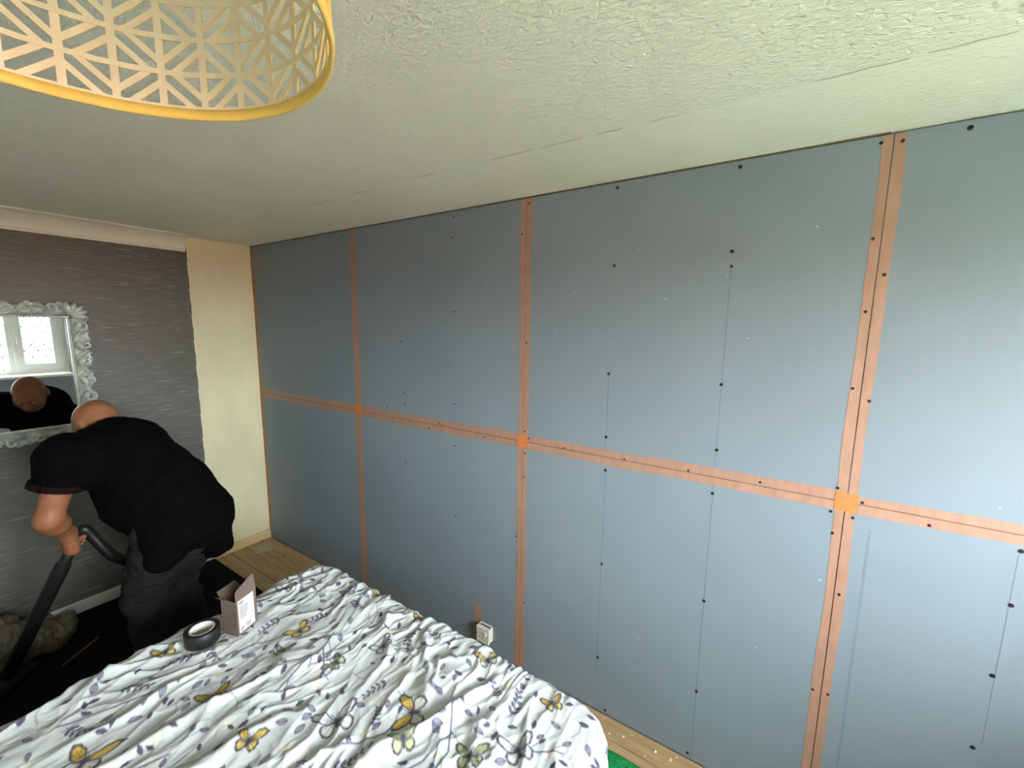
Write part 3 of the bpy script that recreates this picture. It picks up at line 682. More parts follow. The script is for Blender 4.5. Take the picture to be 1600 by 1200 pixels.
for i, (x, y, s) in enumerate([(-.022, 1.03, .8), (-.075, .985, 1.0), (-.055, .93, 1.1), (-.03, .90, .7), (-.045, .80, 1.5), (-.045, .74, 1.2), (-.085, .83, .8), (-.02, .72, .8)]):
    o = bpy.data.objects.new('plaster_crumb', cm); COL.objects.link(o); o.location = (x, y, .0001); o.scale = (s, s, s); o.rotation_euler = (0, 0, i*1.3)
    tag(o, 'tiny pale plaster crumb on the pine boards beside the green mat', 'crumb', 'plaster crumbs on the floorboards')
me = tube_mesh('wood_splinter', [(-1.272, 3.394, .0155), (-1.19, 3.452, .0158), (-1.114, 3.507, .0155)], [.0015, .003, .002], 8)
tag(link('wood_splinter', me, 'straw', loc=(-1.19, 3.45, .012)), 'thin orange wooden splinter lying on the black carpet', 'splinter')

# ------------------------------------------------------------------ socket box on the boards
t = thing('wall_socket', 'ivory plastic socket box fixed low on the blue boards', 'socket', (-.02, 1.69, .12))
sy0, sy1, sz0, sz1 = 1.652, 1.735, .078, .166
boxes('back_box', [((-.030, sy0+.003, sz0+.003), (-.0005, sy1-.003, sz0+.006)), ((-.030, sy0+.003, sz0+.003), (-.0005, sy0+.006, sz1-.003)), ((-.030, sy1-.006, sz0+.003), (-.0005, sy1-.003, sz1-.003)),
                   ((-.030, sy0+.003, sz1-.006), (-.020, sy1-.003, sz1-.003)), ((-.008, sy0+.003, sz1-.006), (-.0005, sy1-.003, sz1-.003))], 'plastic', t)
box('inside', (-.020, sy0+.0065, sz0+.0065), (-.0065, sy1-.0065, sz1-.0075), 'slot', t)
box('face_plate', (-.040, sy0, sz0), (-.0302, sy1, sz1), 'plastic', t, bev=.003)
box('switch', (-.0432, sy0+.018, sz0+.045), (-.0395, sy0+.034, sz0+.068), 'plastic', t, bev=.001)
for dy, dz, w, hh in ((.055, .052, .004, .009), (.043, .030, .008, .004), (.066, .030, .008, .004)): box('pin_hole', (-.0404, sy0+dy-w/2, sz0+dz-hh/2), (-.0398, sy0+dy+w/2, sz0+dz+hh/2), 'ink', t)
for dy in (.008, sy1-sy0-.008): box('plate_screw', (-.0407, sy0+dy-.0025, sz0+.042), (-.0398, sy0+dy+.0025, sz0+.047), 'ink', t)

# ------------------------------------------------------------------ tape roll and carton on the bed
cx, cy = -1.062, 2.242; z0 = duvet_z(cx, cy, .045)+.0003
t = thing('tape_roll', 'roll of wide black tape with a white core lying on the duvet', 'tape', (cx, cy, z0))
link('tape_body', lathe_mesh('tape_body', [(.0400, .0005), (.0555, 0), (.0565, .001), (.0565, .049), (.0555, .050), (.0405, .0495)], (cx, cy, z0), 48, True), 'blk_tape', t, smooth=True)
link('core', lathe_mesh('core', [(.0375, 0), (.0398, 0), (.0398, .0498), (.0375, .0498)], (cx, cy, z0), 48, True), 'card', t, smooth=True)
for n_ in ('tape_body', 'core'):
    pass
def carton():
    # local frame: e1 along the label face, e2 back towards the man, box stands on the duvet
    p0, p1 = Vector((-.981, 2.150, 0)), Vector((-.896, 2.180, 0)); e1 = (p1-p0).normalized(); e2 = Vector((-e1.y, e1.x, 0)); w, dp, h = .092, .070, .142
    z = duvet_z(-.935, 2.20, .045)+.0015; O = Vector((p0.x, p0.y, z)); th = .0009
    t = thing('carton', 'small open taupe carton with a white printed label on the duvet', 'box', tuple(O+e1*w/2+e2*dp/2))
    P = lambda a, b, c: O+e1*a+e2*b+Vector((0, 0, c))
    def panel(name, pts, nrm, mats, par):
        """thin card panel: pts outer side, thickness along -nrm"""
        n = len(pts); v = [p for p in pts]+[p-nrm*th for p in pts]
        f = [tuple(range(n)), tuple(range(2*n-1, n-1, -1))]+[(k, n+k, n+(k+1) % n, (k+1) % n) for k in range(n)]
        me = pymesh(name, v, f); o = link(name, me, mats, par)
        me.polygons[1].material_index = 1 if len(mats) > 1 else 0
        bm = bmesh.new(); bm.from_mesh(me); bmesh.ops.recalc_face_normals(bm, faces=bm.faces); bm.to_mesh(me); bm.free(); return o
    C2 = ['carton', 'carton_in']
    front = panel('front_panel', [P(0, 0, 0), P(w, 0, 0), P(w, 0, h), P(0, 0, h)], -e2, C2, t)
    panel('side_panel', [P(0, dp, 0), P(0, 0, 0), P(0, 0, h*.98), P(0, dp, h*.98)], -e1, C2, t)
    panel('side_panel', [P(w, 0, 0), P(w, dp, 0), P(w, dp, h*.98), P(w, 0, h*.98)], e1, C2, t)
    panel('back_panel', [P(w, dp, 0), P(0, dp, 0), P(0, dp, h), P(w, dp, h)], e2, C2, t)
    panel('bottom_panel', [P(0, 0, .0005), P(0, dp, .0005), P(w, dp, .0005), P(w, 0, .0005)], Vector((0, 0, -1)), C2, t)
    # front lid flap rising in a curve, side flap folded in, back flap folded outwards
    pts = [(0, h), (w, h), (w*.98, h+.060), (w*.90, h+.064), (w*.10, h+.040), (w*.02, h+.030)]
    panel('lid_flap', [P(a, -.0005+.10*(c-h), c) for a, c in pts], -e2, C2, t)
    panel('side_flap', [P(-.001, dp*.96, h*.98), P(-.001, 0, h*.98), P(-.028, .008, h+.026), P(-.030, dp*.85, h+.030)], (-e1+Vector((0, 0, -.8))).normalized(), C2, t)
    panel('side_flap', [P(w+.001, 0, h*.98), P(w+.001, dp*.96, h*.98), P(w+.010, dp*.85, h-.035), P(w+.010, .012, h-.035)], e1, C2, t)
    panel('back_flap', [P(w, dp+.001, h), P(0, dp+.001, h), P(.006, dp+.022, h+.022), P(w-.006, dp+.022, h+.022)], e2, C2, t)
    # label with its print
    q = .0007
    def flat(name, a0, a1, c0, c1, mat, par, off, sk=0): return panel(name, [P(a0, -off, c0), P(a1, -off, c0+sk), P(a1, -off, c1+sk), P(a0, -off, c1)], -e2, [mat], par)
    lab = flat('label', .008, w-.014, .008, h-.004, 'label', front, .0010)
    def ink(name, rects, mat, off):
        bm = bmesh.new()
        for a0, a1, c0, c1 in rects: bm.faces.new([bm.verts.new(P(*p)) for p in ((a0, -off, c0), (a1, -off, c0), (a1, -off, c1), (a0, -off, c1))])
        r = bmesh.ops.extrude_face_region(bm, geom=list(bm.faces)); bmesh.ops.translate(bm, verts=[g for g in r['geom'] if isinstance(g, bmesh.types.BMVert)], vec=e2*.0003)
        link(name, bm_mesh(name, bm), mat, lab)['kind'] = 'stuff'
    title = []; x = .012
    for wd in (.003, .0026, .003, .0024, .003, .003): title.append((x, x+wd, h-.016, h-.0115)); x += wd+.0008
    x = .012
    for wd in (.002, .0024, .002, .002, .0024, .002, .002): title.append((x, x+wd, h-.0215, h-.019)); x += wd+.0006
    title += [(w-.024, w-.021, h-.015, h-.013), (w-.026, w-.019, h-.017, h-.015), (w-.0235, w-.0215, h-.021, h-.017)]
    title += [(w-.024, w-.020, .056, .060)]
    ink('print_heading', title, 'ink_dark', .0022)
    lines = []
    for k in range(16): lines.append((.012, .012+random.uniform(.030, .044), h-.030-k*.0035, h-.0288-k*.0035))
    for k in range(7): lines += [(.012, .012+random.uniform(.012, .02), .030-k*.003, .0312-k*.003), (.037, .037+random.uniform(.018, .026), .032-k*.003, .0332-k*.003)]
    lines += [(w-.0235, w-.0205, h-.034-k*.006, h-.031-k*.006) for k in range(4)]
    ink('print_text', lines, 'ink', .0021)
carton()

# ------------------------------------------------------------------ pendant lamp
def lamp():
    c = (-1.5489, .9952); R = .2155; z0 = 1.98; hs = .228; z1 = z0+hs
    t = thing('pendant_lamp', 'yellow drum pendant lampshade with cut-out lattice pattern hanging from the ceiling', 'lamp', (c[0], c[1], H))
    N = 15; p = math.pi*R/N; q = .0385; th = .0014
    v, f, mi = [], [], []
    def strip(u0, w0, u1, w1, wd):
        # clip in height to the shade
        lo, hi = .011, hs-.011
        def cl(ua, wa, ub, wb):
            if wa < lo: s = (lo-wa)/(wb-wa); return ua+(ub-ua)*s, lo
            if wa > hi: s = (hi-wa)/(wb-wa); return ua+(ub-ua)*s, hi
            return ua, wa
        if (w0 < lo and w1 < lo) or (w0 > hi and w1 > hi): return
        a = cl(u0, w0, u1, w1); b = cl(u1, w1, u0, w0)
        L = math.hypot(b[0]-a[0], b[1]-a[1])
        if L < .002: return
        nx, nz = -(b[1]-a[1])/L*wd/2, (b[0]-a[0])/L*wd/2
        k = 3; base = len(v)
        for i in range(k+1):
            s = i/k
            for sg, rr in ((-1, R+th/2), (1, R+th/2), (1, R-th/2), (-1, R-th/2)):
                u = a[0]+(b[0]-a[0])*s+sg*nx; w = a[1]+(b[1]-a[1])*s+sg*nz; an = u/R; v.append((c[0]+rr*math.cos(an), c[1]+rr*math.sin(an), z0+w))
        for i in range(k):
            for j in range(4): f.append((base+4*i+j, base+4*i+(j+1) % 4, base+4*i+4+(j+1) % 4, base+4*i+4+j)); mi.append(1 if j == 2 else 0)
    sc = .73
    for i in range(2*N):
        for j in range(-1, 5):
            u, w = i*p, (2*j+(i % 2))*q+.012
            strip(u-p, w, u+p, w, .0060); strip(u, w-q, u, w+q, .0078)
            for sx in (-1, 1):
                for sz in (-1, 1): strip(u+sx*p*sc, w, u, w+sz*q*sc, .0068)
    me = pymesh('lattice', v, f); o = link('lattice', me, ['shade_out', 'shade_in'], t)
    me.polygons.foreach_set('material_index', mi)
    for zz, nm in ((z0, 'bottom_rim'), (z1-.012, 'top_rim')):
        me = lathe_mesh(nm, [(R+.0018, 0), (R+.0026, .003), (R+.0018, .012), (R-.0015, .012), (R-.0026, .004), (R-.0015, 0)], (c[0], c[1], zz), 96, True); o = link(nm, me, ['shade_out', 'shade_in'], t, smooth=True)
    link('cable', tube_mesh('cable', [(c[0], c[1], H-.03), (c[0], c[1], z1-.02)], .003, 8), 'upvc', t)
    link('ceiling_rose', lathe_mesh('ceiling_rose', [(0, -.035), (.012, -.034), (.04, -.02), (.045, -.0005), (0, -.0005)], (c[0], c[1], H), 24), 'upvc', t, smooth=True)
    link('lamp_holder', lathe_mesh('lamp_holder', [(0, .0), (.016, 0), (.02, -.02), (.019, -.055), (0, -.055)], (c[0], c[1], z1-.008), 20), 'upvc', t, smooth=True)
    for k in range(3): a = k*2.094+.4; link('spoke', tube_mesh('spoke', [(c[0]+.018*math.cos(a), c[1]+.018*math.sin(a), z1-.012), (c[0]+(R-.001)*math.cos(a), c[1]+(R-.001)*math.sin(a), z1-.008)], .0018, 6), 'upvc', t)
    link('bulb', lathe_mesh('bulb', [(0, -.115), (.012, -.112), (.024, -.10), (.03, -.085), (.026, -.068), (.014, -.05), (.012, -.04)], (c[0], c[1], z1-.02), 20), 'card', t, smooth=True)
lamp()

# ------------------------------------------------------------------ mirror with carved frame
def mirror():
    gx0, gx1, gz0, gz1 = -1.95, -1.005, 1.145, 1.742; yb = YF-.002; fw = .088
    t = thing('mirror', 'wall mirror in an ornate silver-white carved frame', 'mirror', ((gx0+gx1)/2, yb, gz0-.1))
    box('mirror_glass', (gx0-.004, yb-.012, gz0-.004), (gx1+.004, yb-.007, gz1+.004), 'mirror', t)
    box('backing', (gx0-.03, yb-.0065, gz0-.03), (gx1+.03, yb-.0005, gz1+.03), 'carton_in', t)
    # beaded inner lip
    bm = bmesh.new(); lw = .012
    for lo, hi in (((gx0-lw, gz0-lw), (gx1+lw, gz0)), ((gx0-lw, gz1), (gx1+lw, gz1+lw)), ((gx0-lw, gz0), (gx0, gz1)), ((gx1, gz0), (gx1+lw, gz1))): bm_box(bm, (lo[0], yb-.026, lo[1]), (hi[0], yb-.004, hi[1]), .003)
    link('inner_lip', bm_mesh('inner_lip', bm), 'silver', t)
    bm = bmesh.new()
    for k in range(int((gz1-gz0)/.011)): bmesh.ops.create_icosphere(bm, subdivisions=1, radius=.0042, matrix=Matrix.Translation((gx1+.006, yb-.027, gz0+.006+k*.011)))
    for k in range(int((gx1-gx0)/.011)):
        for zz in (gz0-.006, gz1+.006): bmesh.ops.create_icosphere(bm, subdivisions=1, radius=.0042, matrix=Matrix.Translation((gx0+.006+k*.011, yb-.027, zz)))
    link('beading', bm_mesh('beading', bm), 'silver', t, smooth=True)
    # carved relief: each rail a modelled surface with undulating outer edge
    def rail(name, length, place, seed):
        na, nb = max(24, int(length/.006)), 18; v = []; f = []
        for i in range(na+1):
            s = length*i/na; ph = s*2*math.pi/.118+seed
            outer = fw-.012-.010+.010*math.sin(ph)+.006*math.sin(2*ph+1)+.005*abs(math.sin(ph*1.5))
            for j in range(nb+1):
                w = lw+outer*j/nb; k = j/nb
                r = .018+.012*math.sin(math.pi*k)+.008*math.sin(ph+k*5)*math.sin(math.pi*k)+.006*math.sin(2*ph-k*9+seed)*math.sin(math.pi*k)**.5
                v.append(place(s, w, r if 0 < j < nb else .002))
        for i in range(na):
            for j in range(nb): f.append((i*(nb+1)+j, i*(nb+1)+j+1, (i+1)*(nb+1)+j+1, (i+1)*(nb+1)+j))
        me = pymesh(name, v, f); bm = bmesh.new(); bm.from_mesh(me); bmesh.ops.recalc_face_normals(bm, faces=bm.faces)
        bm.to_mesh(me); bm.free(); link(name, me, 'silver', t, smooth=True)
    rail('rail', gz1-gz0, lambda s, w, r: (gx1+w, yb-r, gz0+s), .4); rail('rail', gz1-gz0, lambda s, w, r: (gx0-w, yb-r, gz0+s), 1.4)
    rail('rail', gx1-gx0, lambda s, w, r: (gx0+s, yb-r, gz1+w), 2.0); rail('rail', gx1-gx0, lambda s, w, r: (gx0+s, yb-r, gz0-w), .9)
    # C-scrolls
    pts = []; rad = []
    for i in range(34):
        s = i/33; a = s*2*math.pi*1.55; rr = .007+.024*s; pts.append((rr*math.cos(a), -.012*math.sin(math.pi*s)-.004, rr*math.sin(a)*1.25)); rad.append(.0052+.0045*math.sin(math.pi*s))
    scm = tube_mesh('scroll', pts, rad, 8); scm.materials.append(MAT['silver']); scm.shade_smooth()
    lf = []; lff = []
    for i in range(13):
        s = i/12
        for j in range(7):
            k = (j-3)/3; wd = .017*math.sin(math.pi*min(1, .12+s*.88))**.8*(1+.16*math.sin(s*22)); lf.append((s*.062, -(.010+.018*math.sin(math.pi*s*.85)-.010*k*k+.004*math.cos(3*k)), k*wd))
    for i in range(12):
        for j in range(6): lff.append((i*7+j, i*7+j+1, (i+1)*7+j+1, (i+1)*7+j))
    lfm = pymesh('acanthus_leaf', lf, lff); lfm.materials.append(MAT['silver']); lfm.shade_smooth()
    sol = lambda o: None
    org = Vector(t['_org'])
    def put(me, name, x, z, ang, s=1.0, flip=1, y=-.018):
        o = bpy.data.objects.new(name, me); COL.objects.link(o); o.parent = t; o.location = Vector((x, yb+y, z))-org; o.rotation_euler = (0, ang, 0); o.scale = (s*flip, s, s)
        if me is lfm: m = o.modifiers.new('thickness', 'SOLIDIFY'); m.thickness = .004
    n = 6
    for k in range(n):
        z = gz0+(k+.5)*(gz1-gz0)/n; fl = 1 if k % 2 else -1
        for sx, xx in ((1, gx1), (-1, gx0)):
            put(scm, 'scroll', xx+sx*(.056 if fl > 0 else .066), z, k*1.3, .82 if fl > 0 else .66, fl*sx); put(lfm, 'acanthus_leaf', xx+sx*.030, z-.02*fl, -1.2*fl if sx > 0 else math.pi+1.2*fl, .95)
    n = 9
    for k in range(n):
        x = gx0+(k+.5)*(gx1-gx0)/n; fl = 1 if k % 2 else -1
        for sz, zz in ((1, gz1), (-1, gz0)):
            put(scm, 'scroll', x, zz+sz*(.050 if fl > 0 else .058), k*1.1, .78, fl); put(lfm, 'acanthus_leaf', x+.03*fl, zz+sz*.028, -.5*sz if fl > 0 else math.pi+.5*sz, .95)
    for sx, xx in ((1, gx1), (-1, gx0)):
        for sz, zz in ((1, gz1), (-1, gz0)):
            for k in range(5):
                a = (-.2+.5*k) ; d = a if (sx > 0) else math.pi-a
                put(lfm, 'acanthus_leaf', xx+sx*.018, zz+sz*.018, -d*sz, 1.12, y=-.012)
            put(scm, 'scroll', xx+sx*.030, zz+sz*.026, k, .5, sx, -.03)
mirror()

# ------------------------------------------------------------------ sack by the far wall
def sack():
    F = Field((-1.72, 3.28, .0), (-1.1, 3.875, .34), .007)
    F.ell((-1.45, 3.69, .07), (.23, .145, .15), k=.05); F.ell((-1.27, 3.69, .055), (.11, .12, .065), k=.06); F.cap((-1.5, 3.70, .15), (-1.52, 3.72, .27), .05, .025, k=.06)
    F.wrinkle(.030, 12, (1, 1, .6)); F.wrinkle(.014, 27, (1.6, 1, 1)); F.wrinkle(.005, 60); F.plane((0, 0, .0135), (0, 0, -1))
    o = link('rubble_sack', F.mesh('rubble_sack'), 'bag', loc=(-1.45, 3.6, .0128), smooth=True); tag(o, 'crumpled dusty olive-grey plastic sack on the carpet below the mirror', 'sack')
sack()

# ------------------------------------------------------------------ vacuum cleaner the man is pushing
GRIP = Vector((-1.205, 3.175, .715)); END = Vector((-1.455, 3.43, .035)); WD = (END-GRIP).normalized()
vac = thing('vacuum_cleaner', 'black vacuum cleaner with long wand pushed by the bending man', 'vacuum', (-1.1, 3.3, .0125))
link('wand', tube_mesh('wand', [GRIP-WD*.03, GRIP+WD*.10, GRIP+WD*.12, END-WD*.05], [.021, .021, .029, .027], 16), 'blk', vac, smooth=True)
top = GRIP-WD*.03
hp = [top, top-WD*.035+Vector((.01, -.003, .002)), top+Vector((.045, -.02, -.012)), Vector((-1.095, 3.13, .61)), Vector((-1.01, 3.15, .50)), Vector((-.99, 3.22, .30)), Vector((-.95, 3.33, .17)), Vector((-.90, 3.42, .16))]
def smooth_path(P, n=6):
    out = []
    for i in range(len(P)-1):
        a, b, c, d = P[max(i-1, 0)], P[i], P[i+1], P[min(i+2, len(P)-1)]
        for k in range(n):
            s = k/n; out.append(.5*((2*b)+(c-a)*s+(2*a-5*b+4*c-d)*s*s+(3*b-a-3*c+d)*s**3))
    return out+[P[-1]]
sp = smooth_path(hp, 14)
link('hose', tube_mesh('hose', sp, [.0225+(.0015 if i % 2 else -.0012) for i in range(len(sp))], 12), 'blk', vac, smooth=True)
side = Vector((-WD.y, WD.x, 0)).normalized(); fw_ = Vector((WD.x, WD.y, 0)).normalized()
bm = bmesh.new(); bm_box(bm, (-.13, -.04, 0), (.13, .05, .035), .012); bmesh.ops.rotate(bm, verts=bm.verts, cent=(0, 0, 0), matrix=Matrix.Rotation(math.atan2(side.y, side.x), 3, 'Z')); bmesh.ops.translate(bm, verts=bm.verts, vec=(END.x, END.y, .0128))
link('floor_head', bm_mesh('floor_head', bm), 'blk', vac)
F = Field((-1.04, 3.30, .0), (-.60, 3.72, .34), .007)
F.ell((-.82, 3.50, .15), (.16, .12, .115), k=.02); F.cap((-.88, 3.44, .15), (-.77, 3.56, .15), .11, .11, k=.04); F.plane((0, 0, .045), (0, 0, -1))
link('canister', F.mesh('canister'), 'blk', vac, smooth=True)
for x, y in ((-.72, 3.47), (-.82, 3.62), (-.90, 3.46)):
    me = lathe_mesh('wheel', [(0, -.012), (.028, -.012), (.034, 0), (.028, .012), (0, .012)], (0, 0, 0), 20); me.transform(Matrix.Rotation(math.pi/2, 4, 'X')); me.transform(Matrix.Translation((x, y, .0475)))
    link('wheel', me, 'blk', vac, smooth=True)

# ------------------------------------------------------------------ the man
def man():
    nv = lambda v: np.array(v, float)
    def un(v): v = nv(v); return v/np.linalg.norm(v)
    Fd = un((-.42, .91, 0)); L = un((-.91, -.42, 0)); up = nv((0, 0, 1))
    Pc = nv((-.915, 2.80, .80)); Wa = nv((-.955, 2.87, .97)); Ch = nv((-1.035, 2.99, 1.11)); Sh = nv((-1.065, 3.04, 1.165)); Nk = nv((-1.075, 3.085, 1.20))
    SL, SR = Sh+L*.18, Sh-L*.165-up*.105+Fd*.02
    EL = nv((-1.300, 2.985, .915)); g = nv(GRIP); wd = nv(WD)
    HL = g-wd*.005
    WL = HL+un(EL-HL)*.085+up*.012
    ER = nv((-.90, 3.25, .84)); WR = nv((-.965, 3.21, .61))
    HpL, HpR = Pc+L*.095, Pc-L*.095; KL, KR = nv((-1.045, 2.915, .45)), nv((-.915, 2.95, .45)); AL, AR = nv((-1.04, 2.80, .085)), nv((-.88, 2.86, .085))
    person = thing('person', 'bald man in black t-shirt and charcoal trousers bending over a vacuum cleaner wand', 'person', (-.97, 2.85, .0125))
    # --- body
    B = Field((-1.47, 2.55, .0), (-.62, 3.42, 1.42), .005)
    B.ell(Pc, (.14, .15, .12), k=.05); B.cap(Pc, Wa, .13, .125, k=.06); B.cap(Wa, Ch, .125, .14, k=.06); B.cap(SL, SR, .065, k=.08); B.cap(Ch, Sh, .13, .09, k=.06)
    for s_, e_, w_ in ((SL, EL, WL), (SR, ER, WR)): B.cap(s_, e_, .056, .043, k=.05); B.cap(e_, w_, .041, .029, k=.03); B.ell(e_+(w_-e_)*.30, (.046, .046, .046), k=.035)
    for h_, k_, a_ in ((HpL, KL, AL), (HpR, KR, AR)): B.cap(h_, k_, .085, .055, k=.05); B.cap(k_, a_, .055, .038, k=.03); B.cap(a_+Fd*.02-up*.03, a_+Fd*.14-up*.038, .034, .028, k=.03)
    # head: bowed, looking down and forward
    D = un(Fd*.72-up*.70); U = un(up-D*(up@D)); Ls = np.cross(U, D); Hc = nv((-1.085, 3.165, 1.258))
    ax = np.stack([Ls, D, U])
    B.cap(Nk-nv((0, .02, .02)), Hc-U*.045-D*.035, .064, .058, k=.05)
    B.ell(Hc+U*.012-D*.012, (.074, .094, .088), ax, k=.02)           # skull
    B.ell(Hc-U*.055+D*.038, (.056, .058, .068), ax, k=.045)          # jaw
    B.ell(Hc+U*.018+D*.070, (.055, .022, .018), ax, k=.025)          # brow
    B.cap(Hc+U*.004+D*.088, Hc-U*.030+D*.106, .009, .013, k=.014)    # nose
    for s in (-1, 1):
        B.ell(Hc+Ls*s*.012-U*.032+D*.096, (.008, .009, .007), ax, k=.008)
        B.ell(Hc+Ls*s*.031+U*.002+D*.090, (.015, .012, .010), ax, k=.012, op='cut')
        B.ell(Hc+Ls*s*.042-U*.018+D*.066, (.02, .016, .018), ax, k=.025)   # cheek
        B.ell(Hc+Ls*s*.079-U*.008-D*.012, (.009, .020, .031), ax, k=.010); B.ell(Hc+Ls*s*.086-U*.006-D*.008, (.005, .010, .018), ax, k=.006, op='cut')
    B.cap(Hc+Ls*.020-U*.060+D*.088, Hc-Ls*.020-U*.060+D*.088, .0075, k=.008); B.cap(Hc+Ls*.018-U*.0665+D*.090, Hc-Ls*.018-U*.0665+D*.090, .0018, k=.004, op='cut')
    B.ell(Hc-U*.098+D*.066, (.024, .022, .018), ax, k=.02)           # chin
    # hands: palm beside the wand, four fingers curling round it, thumb across
    def hand(wr, grip, axis, rg, toward):
        axis = un(axis); n = un(toward-axis*(toward@axis)); m = np.cross(axis, n)
        if m@(nv(wr)-grip) < 0: m = -m
        # m: from grip to the wrist side, n: palm side
        pc = grip+m*.012+n*(rg+.014)
        B.cap(wr, pc+m*.028, .027, .027, k=.025); B.ell(pc, (.016, .036, .040), np.stack([n, m, axis]), k=.02)
        for i in range(4):
            o = axis*((i-1.5)*.0195); rf = (.0090, .0095, .0092, .0080)[i]; R = rg+rf-.001; ln = (.92, 1.0, .97, .82)[i]; prev = grip+o+m*(.010)+n*(R+.004)
            for j in range(1, 6):
                a = math.radians(75)-j*math.radians(40)*ln; nxt = grip+o+n*R*math.sin(a)-m*R*math.cos(a) if True else 0
                B.cap(prev, nxt, rf, rf*.94, k=.004); prev = nxt
        b0 = pc+m*.018-axis*.034; B.cap(b0, grip-axis*.046+m*(rg+.010), .0125, .0105, k=.012); B.cap(grip-axis*.046+m*(rg+.010), grip-axis*.043-n*(rg+.006)+m*.006, .0105, .0095, k=.005)
    hand(WL, g, wd, .0195, -Fd*.2+up*.5+L*.6)
    hs = nv(hp[4]); ha = un(nv(hp[5])-nv(hp[3])); hand(WR, hs, ha, .0195, up*.8-L*.4)
    body = link('body', B.mesh('body'), 'skin', person, smooth=True)
    for s in (-1, 1):
        e = Hc+Ls*s*.031+U*.003+D*.077; bm = bmesh.new(); bmesh.ops.create_uvsphere(bm, u_segments=14, v_segments=10, radius=.0115, matrix=Matrix.Translation(e)); eo = link('eye', bm_mesh('eye', bm), 'eye', person, smooth=True)
        bm = bmesh.new(); bmesh.ops.create_uvsphere(bm, u_segments=12, v_segments=8, radius=.0055, matrix=Matrix.Translation(e+un(D-U*.35)*.0075)); link('iris', bm_mesh('iris', bm), 'ink_dark', eo, smooth=True)
    # short grey beard round the chin
    Q = Field(Hc-.17, Hc+.17, .004)
    Q.ell(Hc-U*.070+D*.040, (.058, .056, .056), ax, k=.02); Q.ell(Hc-U*.098+D*.066, (.026, .024, .022), ax, k=.02)
    Q.plane(Hc-U*.073+D*.05, un(U*.9-D*.45)); link('beard', Q.mesh('beard'), 'stubble', person, smooth=True)
    # --- trousers
    T = Field((-1.30, 2.52, .0), (-.62, 3.15, 1.05), .007)
    T.ell(Pc-Fd*.010-up*.03, (.162, .152, .13), k=.05); T.cap(Pc, Wa, .145, .140, k=.05)
    for h_, k_, a_ in ((HpL, KL, AL), (HpR, KR, AR)):
        T.cap(h_, k_, .103, .086, k=.05); T.cap(k_, a_+up*.02, .086, .068, k=.035); T.cap(a_+up*.03, a_, .070, .074, k=.02)
        T.cap(h_+(k_-h_)*.55-L*0, h_+(k_-h_)*.75, .090, .088, k=.03)
    T.wrinkle(.010, 13, (1, 1, 1.7)); T.wrinkle(.004, 40, (1, 1, 1.6)); T.plane(Wa-un(Wa-Pc)*.03, Wa-Pc); T.plane((0, 0, .035), (0, 0, -1))
    link('trousers', T.mesh('trousers'), 'trousers', person, smooth=True)
    # --- t-shirt
    K = Field((-1.47, 2.48, .45), (-.56, 3.32, 1.36), .0065)
    K.ell(Pc-Fd*.02+up*.02, (.178, .175, .15), k=.05); K.cap(Pc+up*.03, Wa, .178, .172, k=.06); K.cap(Wa, Ch, .172, .168, k=.06); K.cap(Ch, Sh, .155, .105, k=.06)
    K.ell(Wa+Fd*.10-up*.04, (.16, .15, .16), k=.06)                     # belly and loose front
    K.cap(SL, SR, .088, k=.07); K.cap(Sh, Nk, .085, .072, k=.05)
    # back hem hanging loose over the right hip
    K.cap(Pc-L*.10-Fd*.06, Pc-L*.185-Fd*.02-up*.20, .085, .042, k=.06); K.cap(Pc-L*.10-up*.03, Pc-L*.14-up*.20, .08, .06, k=.06); K.cap(Pc-L*.02-Fd*.13+up*.0, Pc-L*.04-Fd*.135-up*.11, .07, .055, k=.06); K.cap(Pc+L*.10-Fd*.06, Pc+L*.15-Fd*.04-up*.10, .08, .055, k=.06)
    for s_, e_, fr in ((SL, EL, .50), (SR, ER, .50)):
        v = e_-s_; K.cap(s_, s_+v*fr, .082, .080, k=.05)
        u = un(v)
    K.wrinkle(.012, 9, (1, 1, .8)); K.wrinkle(.004, 30)
    for s_, e_, fr in ((SL, EL, .50), (SR, ER, .50)):
        v = e_-s_; u = un(v); c = s_+v*fr
        def cutoff(P, c=c, u=u): return np.maximum(-((P-c)@u), np.linalg.norm(P-c, axis=-1)-.12)
        K.put(cutoff, c-.12, c+.12, .0, 'cut'); K.cap(c-u*.03, c+u*.05, .062, .072, k=.004, op='cut')
    K.ell(Nk+Fd*.04+up*.03, (.078, .078, .05), k=.01, op='cut')
    ts = link('t_shirt', K.mesh('t_shirt'), 'tshirt', person, smooth=True)
    for s_, e_, fr in ((SL, EL, .50), (SR, ER, .50)):                 # cuff band, dark red put in for the sleeve end's shadow
        v = e_-s_; u = un(v); c = s_+v*fr; a1 = un(np.cross(u, up)); a2 = np.cross(u, a1); vv, ff = [], []; n = 28
        for r, d in ((.079, -.030), (.0805, -.016), (.080, -.003), (.076, -.003), (.074, -.030)):
            for k in range(n): th = 2*math.pi*k/n; rr = r*1.11*(1+.03*math.sin(3*th)); vv.append(c+u*d+(a1*math.cos(th)+a2*math.sin(th))*rr)
        for i in range(5):
            j = (i+1) % 5
            for k in range(n): ff.append((i*n+k, i*n+(k+1) % n, j*n+(k+1) % n, j*n+k))
        link('cuff', pymesh('cuff', vv, ff), 'maroon', ts, smooth=True)
    # --- shoes
    for a_ in (AL, AR):
        G = Field(a_+nv((-.2, -.1, -.12)), a_+nv((.15, .32, .09)), .006); G.cap(a_-up*.025-Fd*.03, a_-up*.045+Fd*.02, .048, .044, k=.03); G.cap(a_-up*.038, a_+Fd*.17-up*.045, .042, .040, k=.04); G.plane((0, 0, .0135), (0, 0, -1))
        link('shoe', G.mesh('shoe'), 'shoe', person, smooth=True)
man()

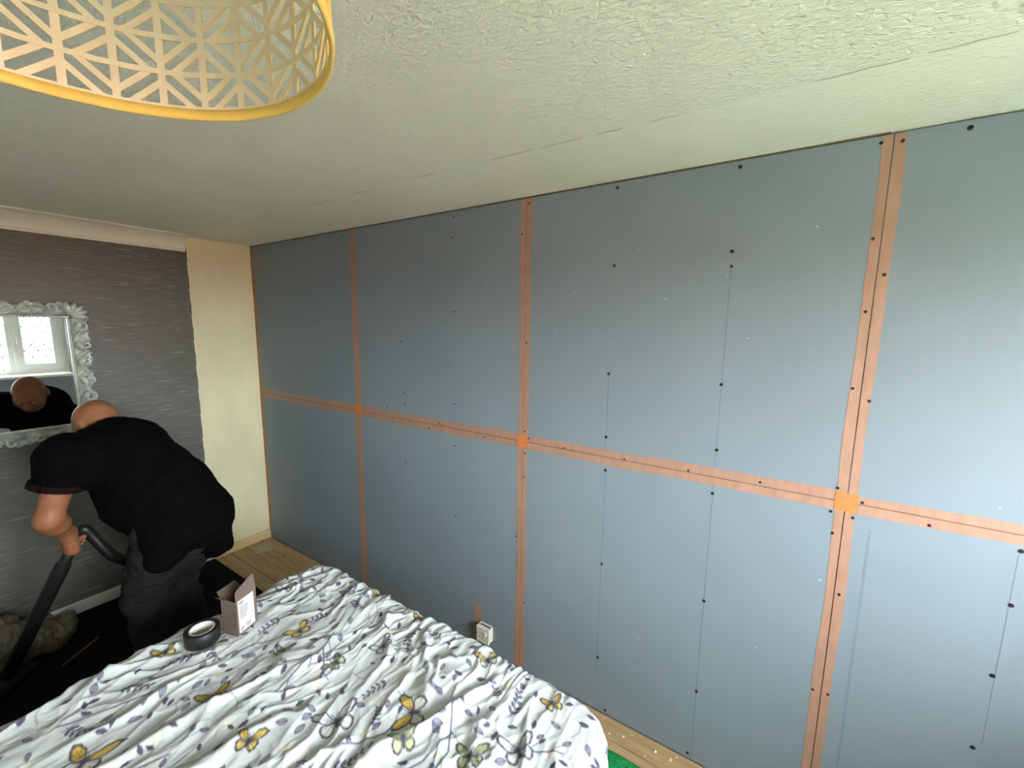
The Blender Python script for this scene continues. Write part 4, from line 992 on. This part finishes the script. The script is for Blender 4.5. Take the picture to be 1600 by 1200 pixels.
for o in list(bpy.data.objects):
    if '_org' in o: del o['_org']
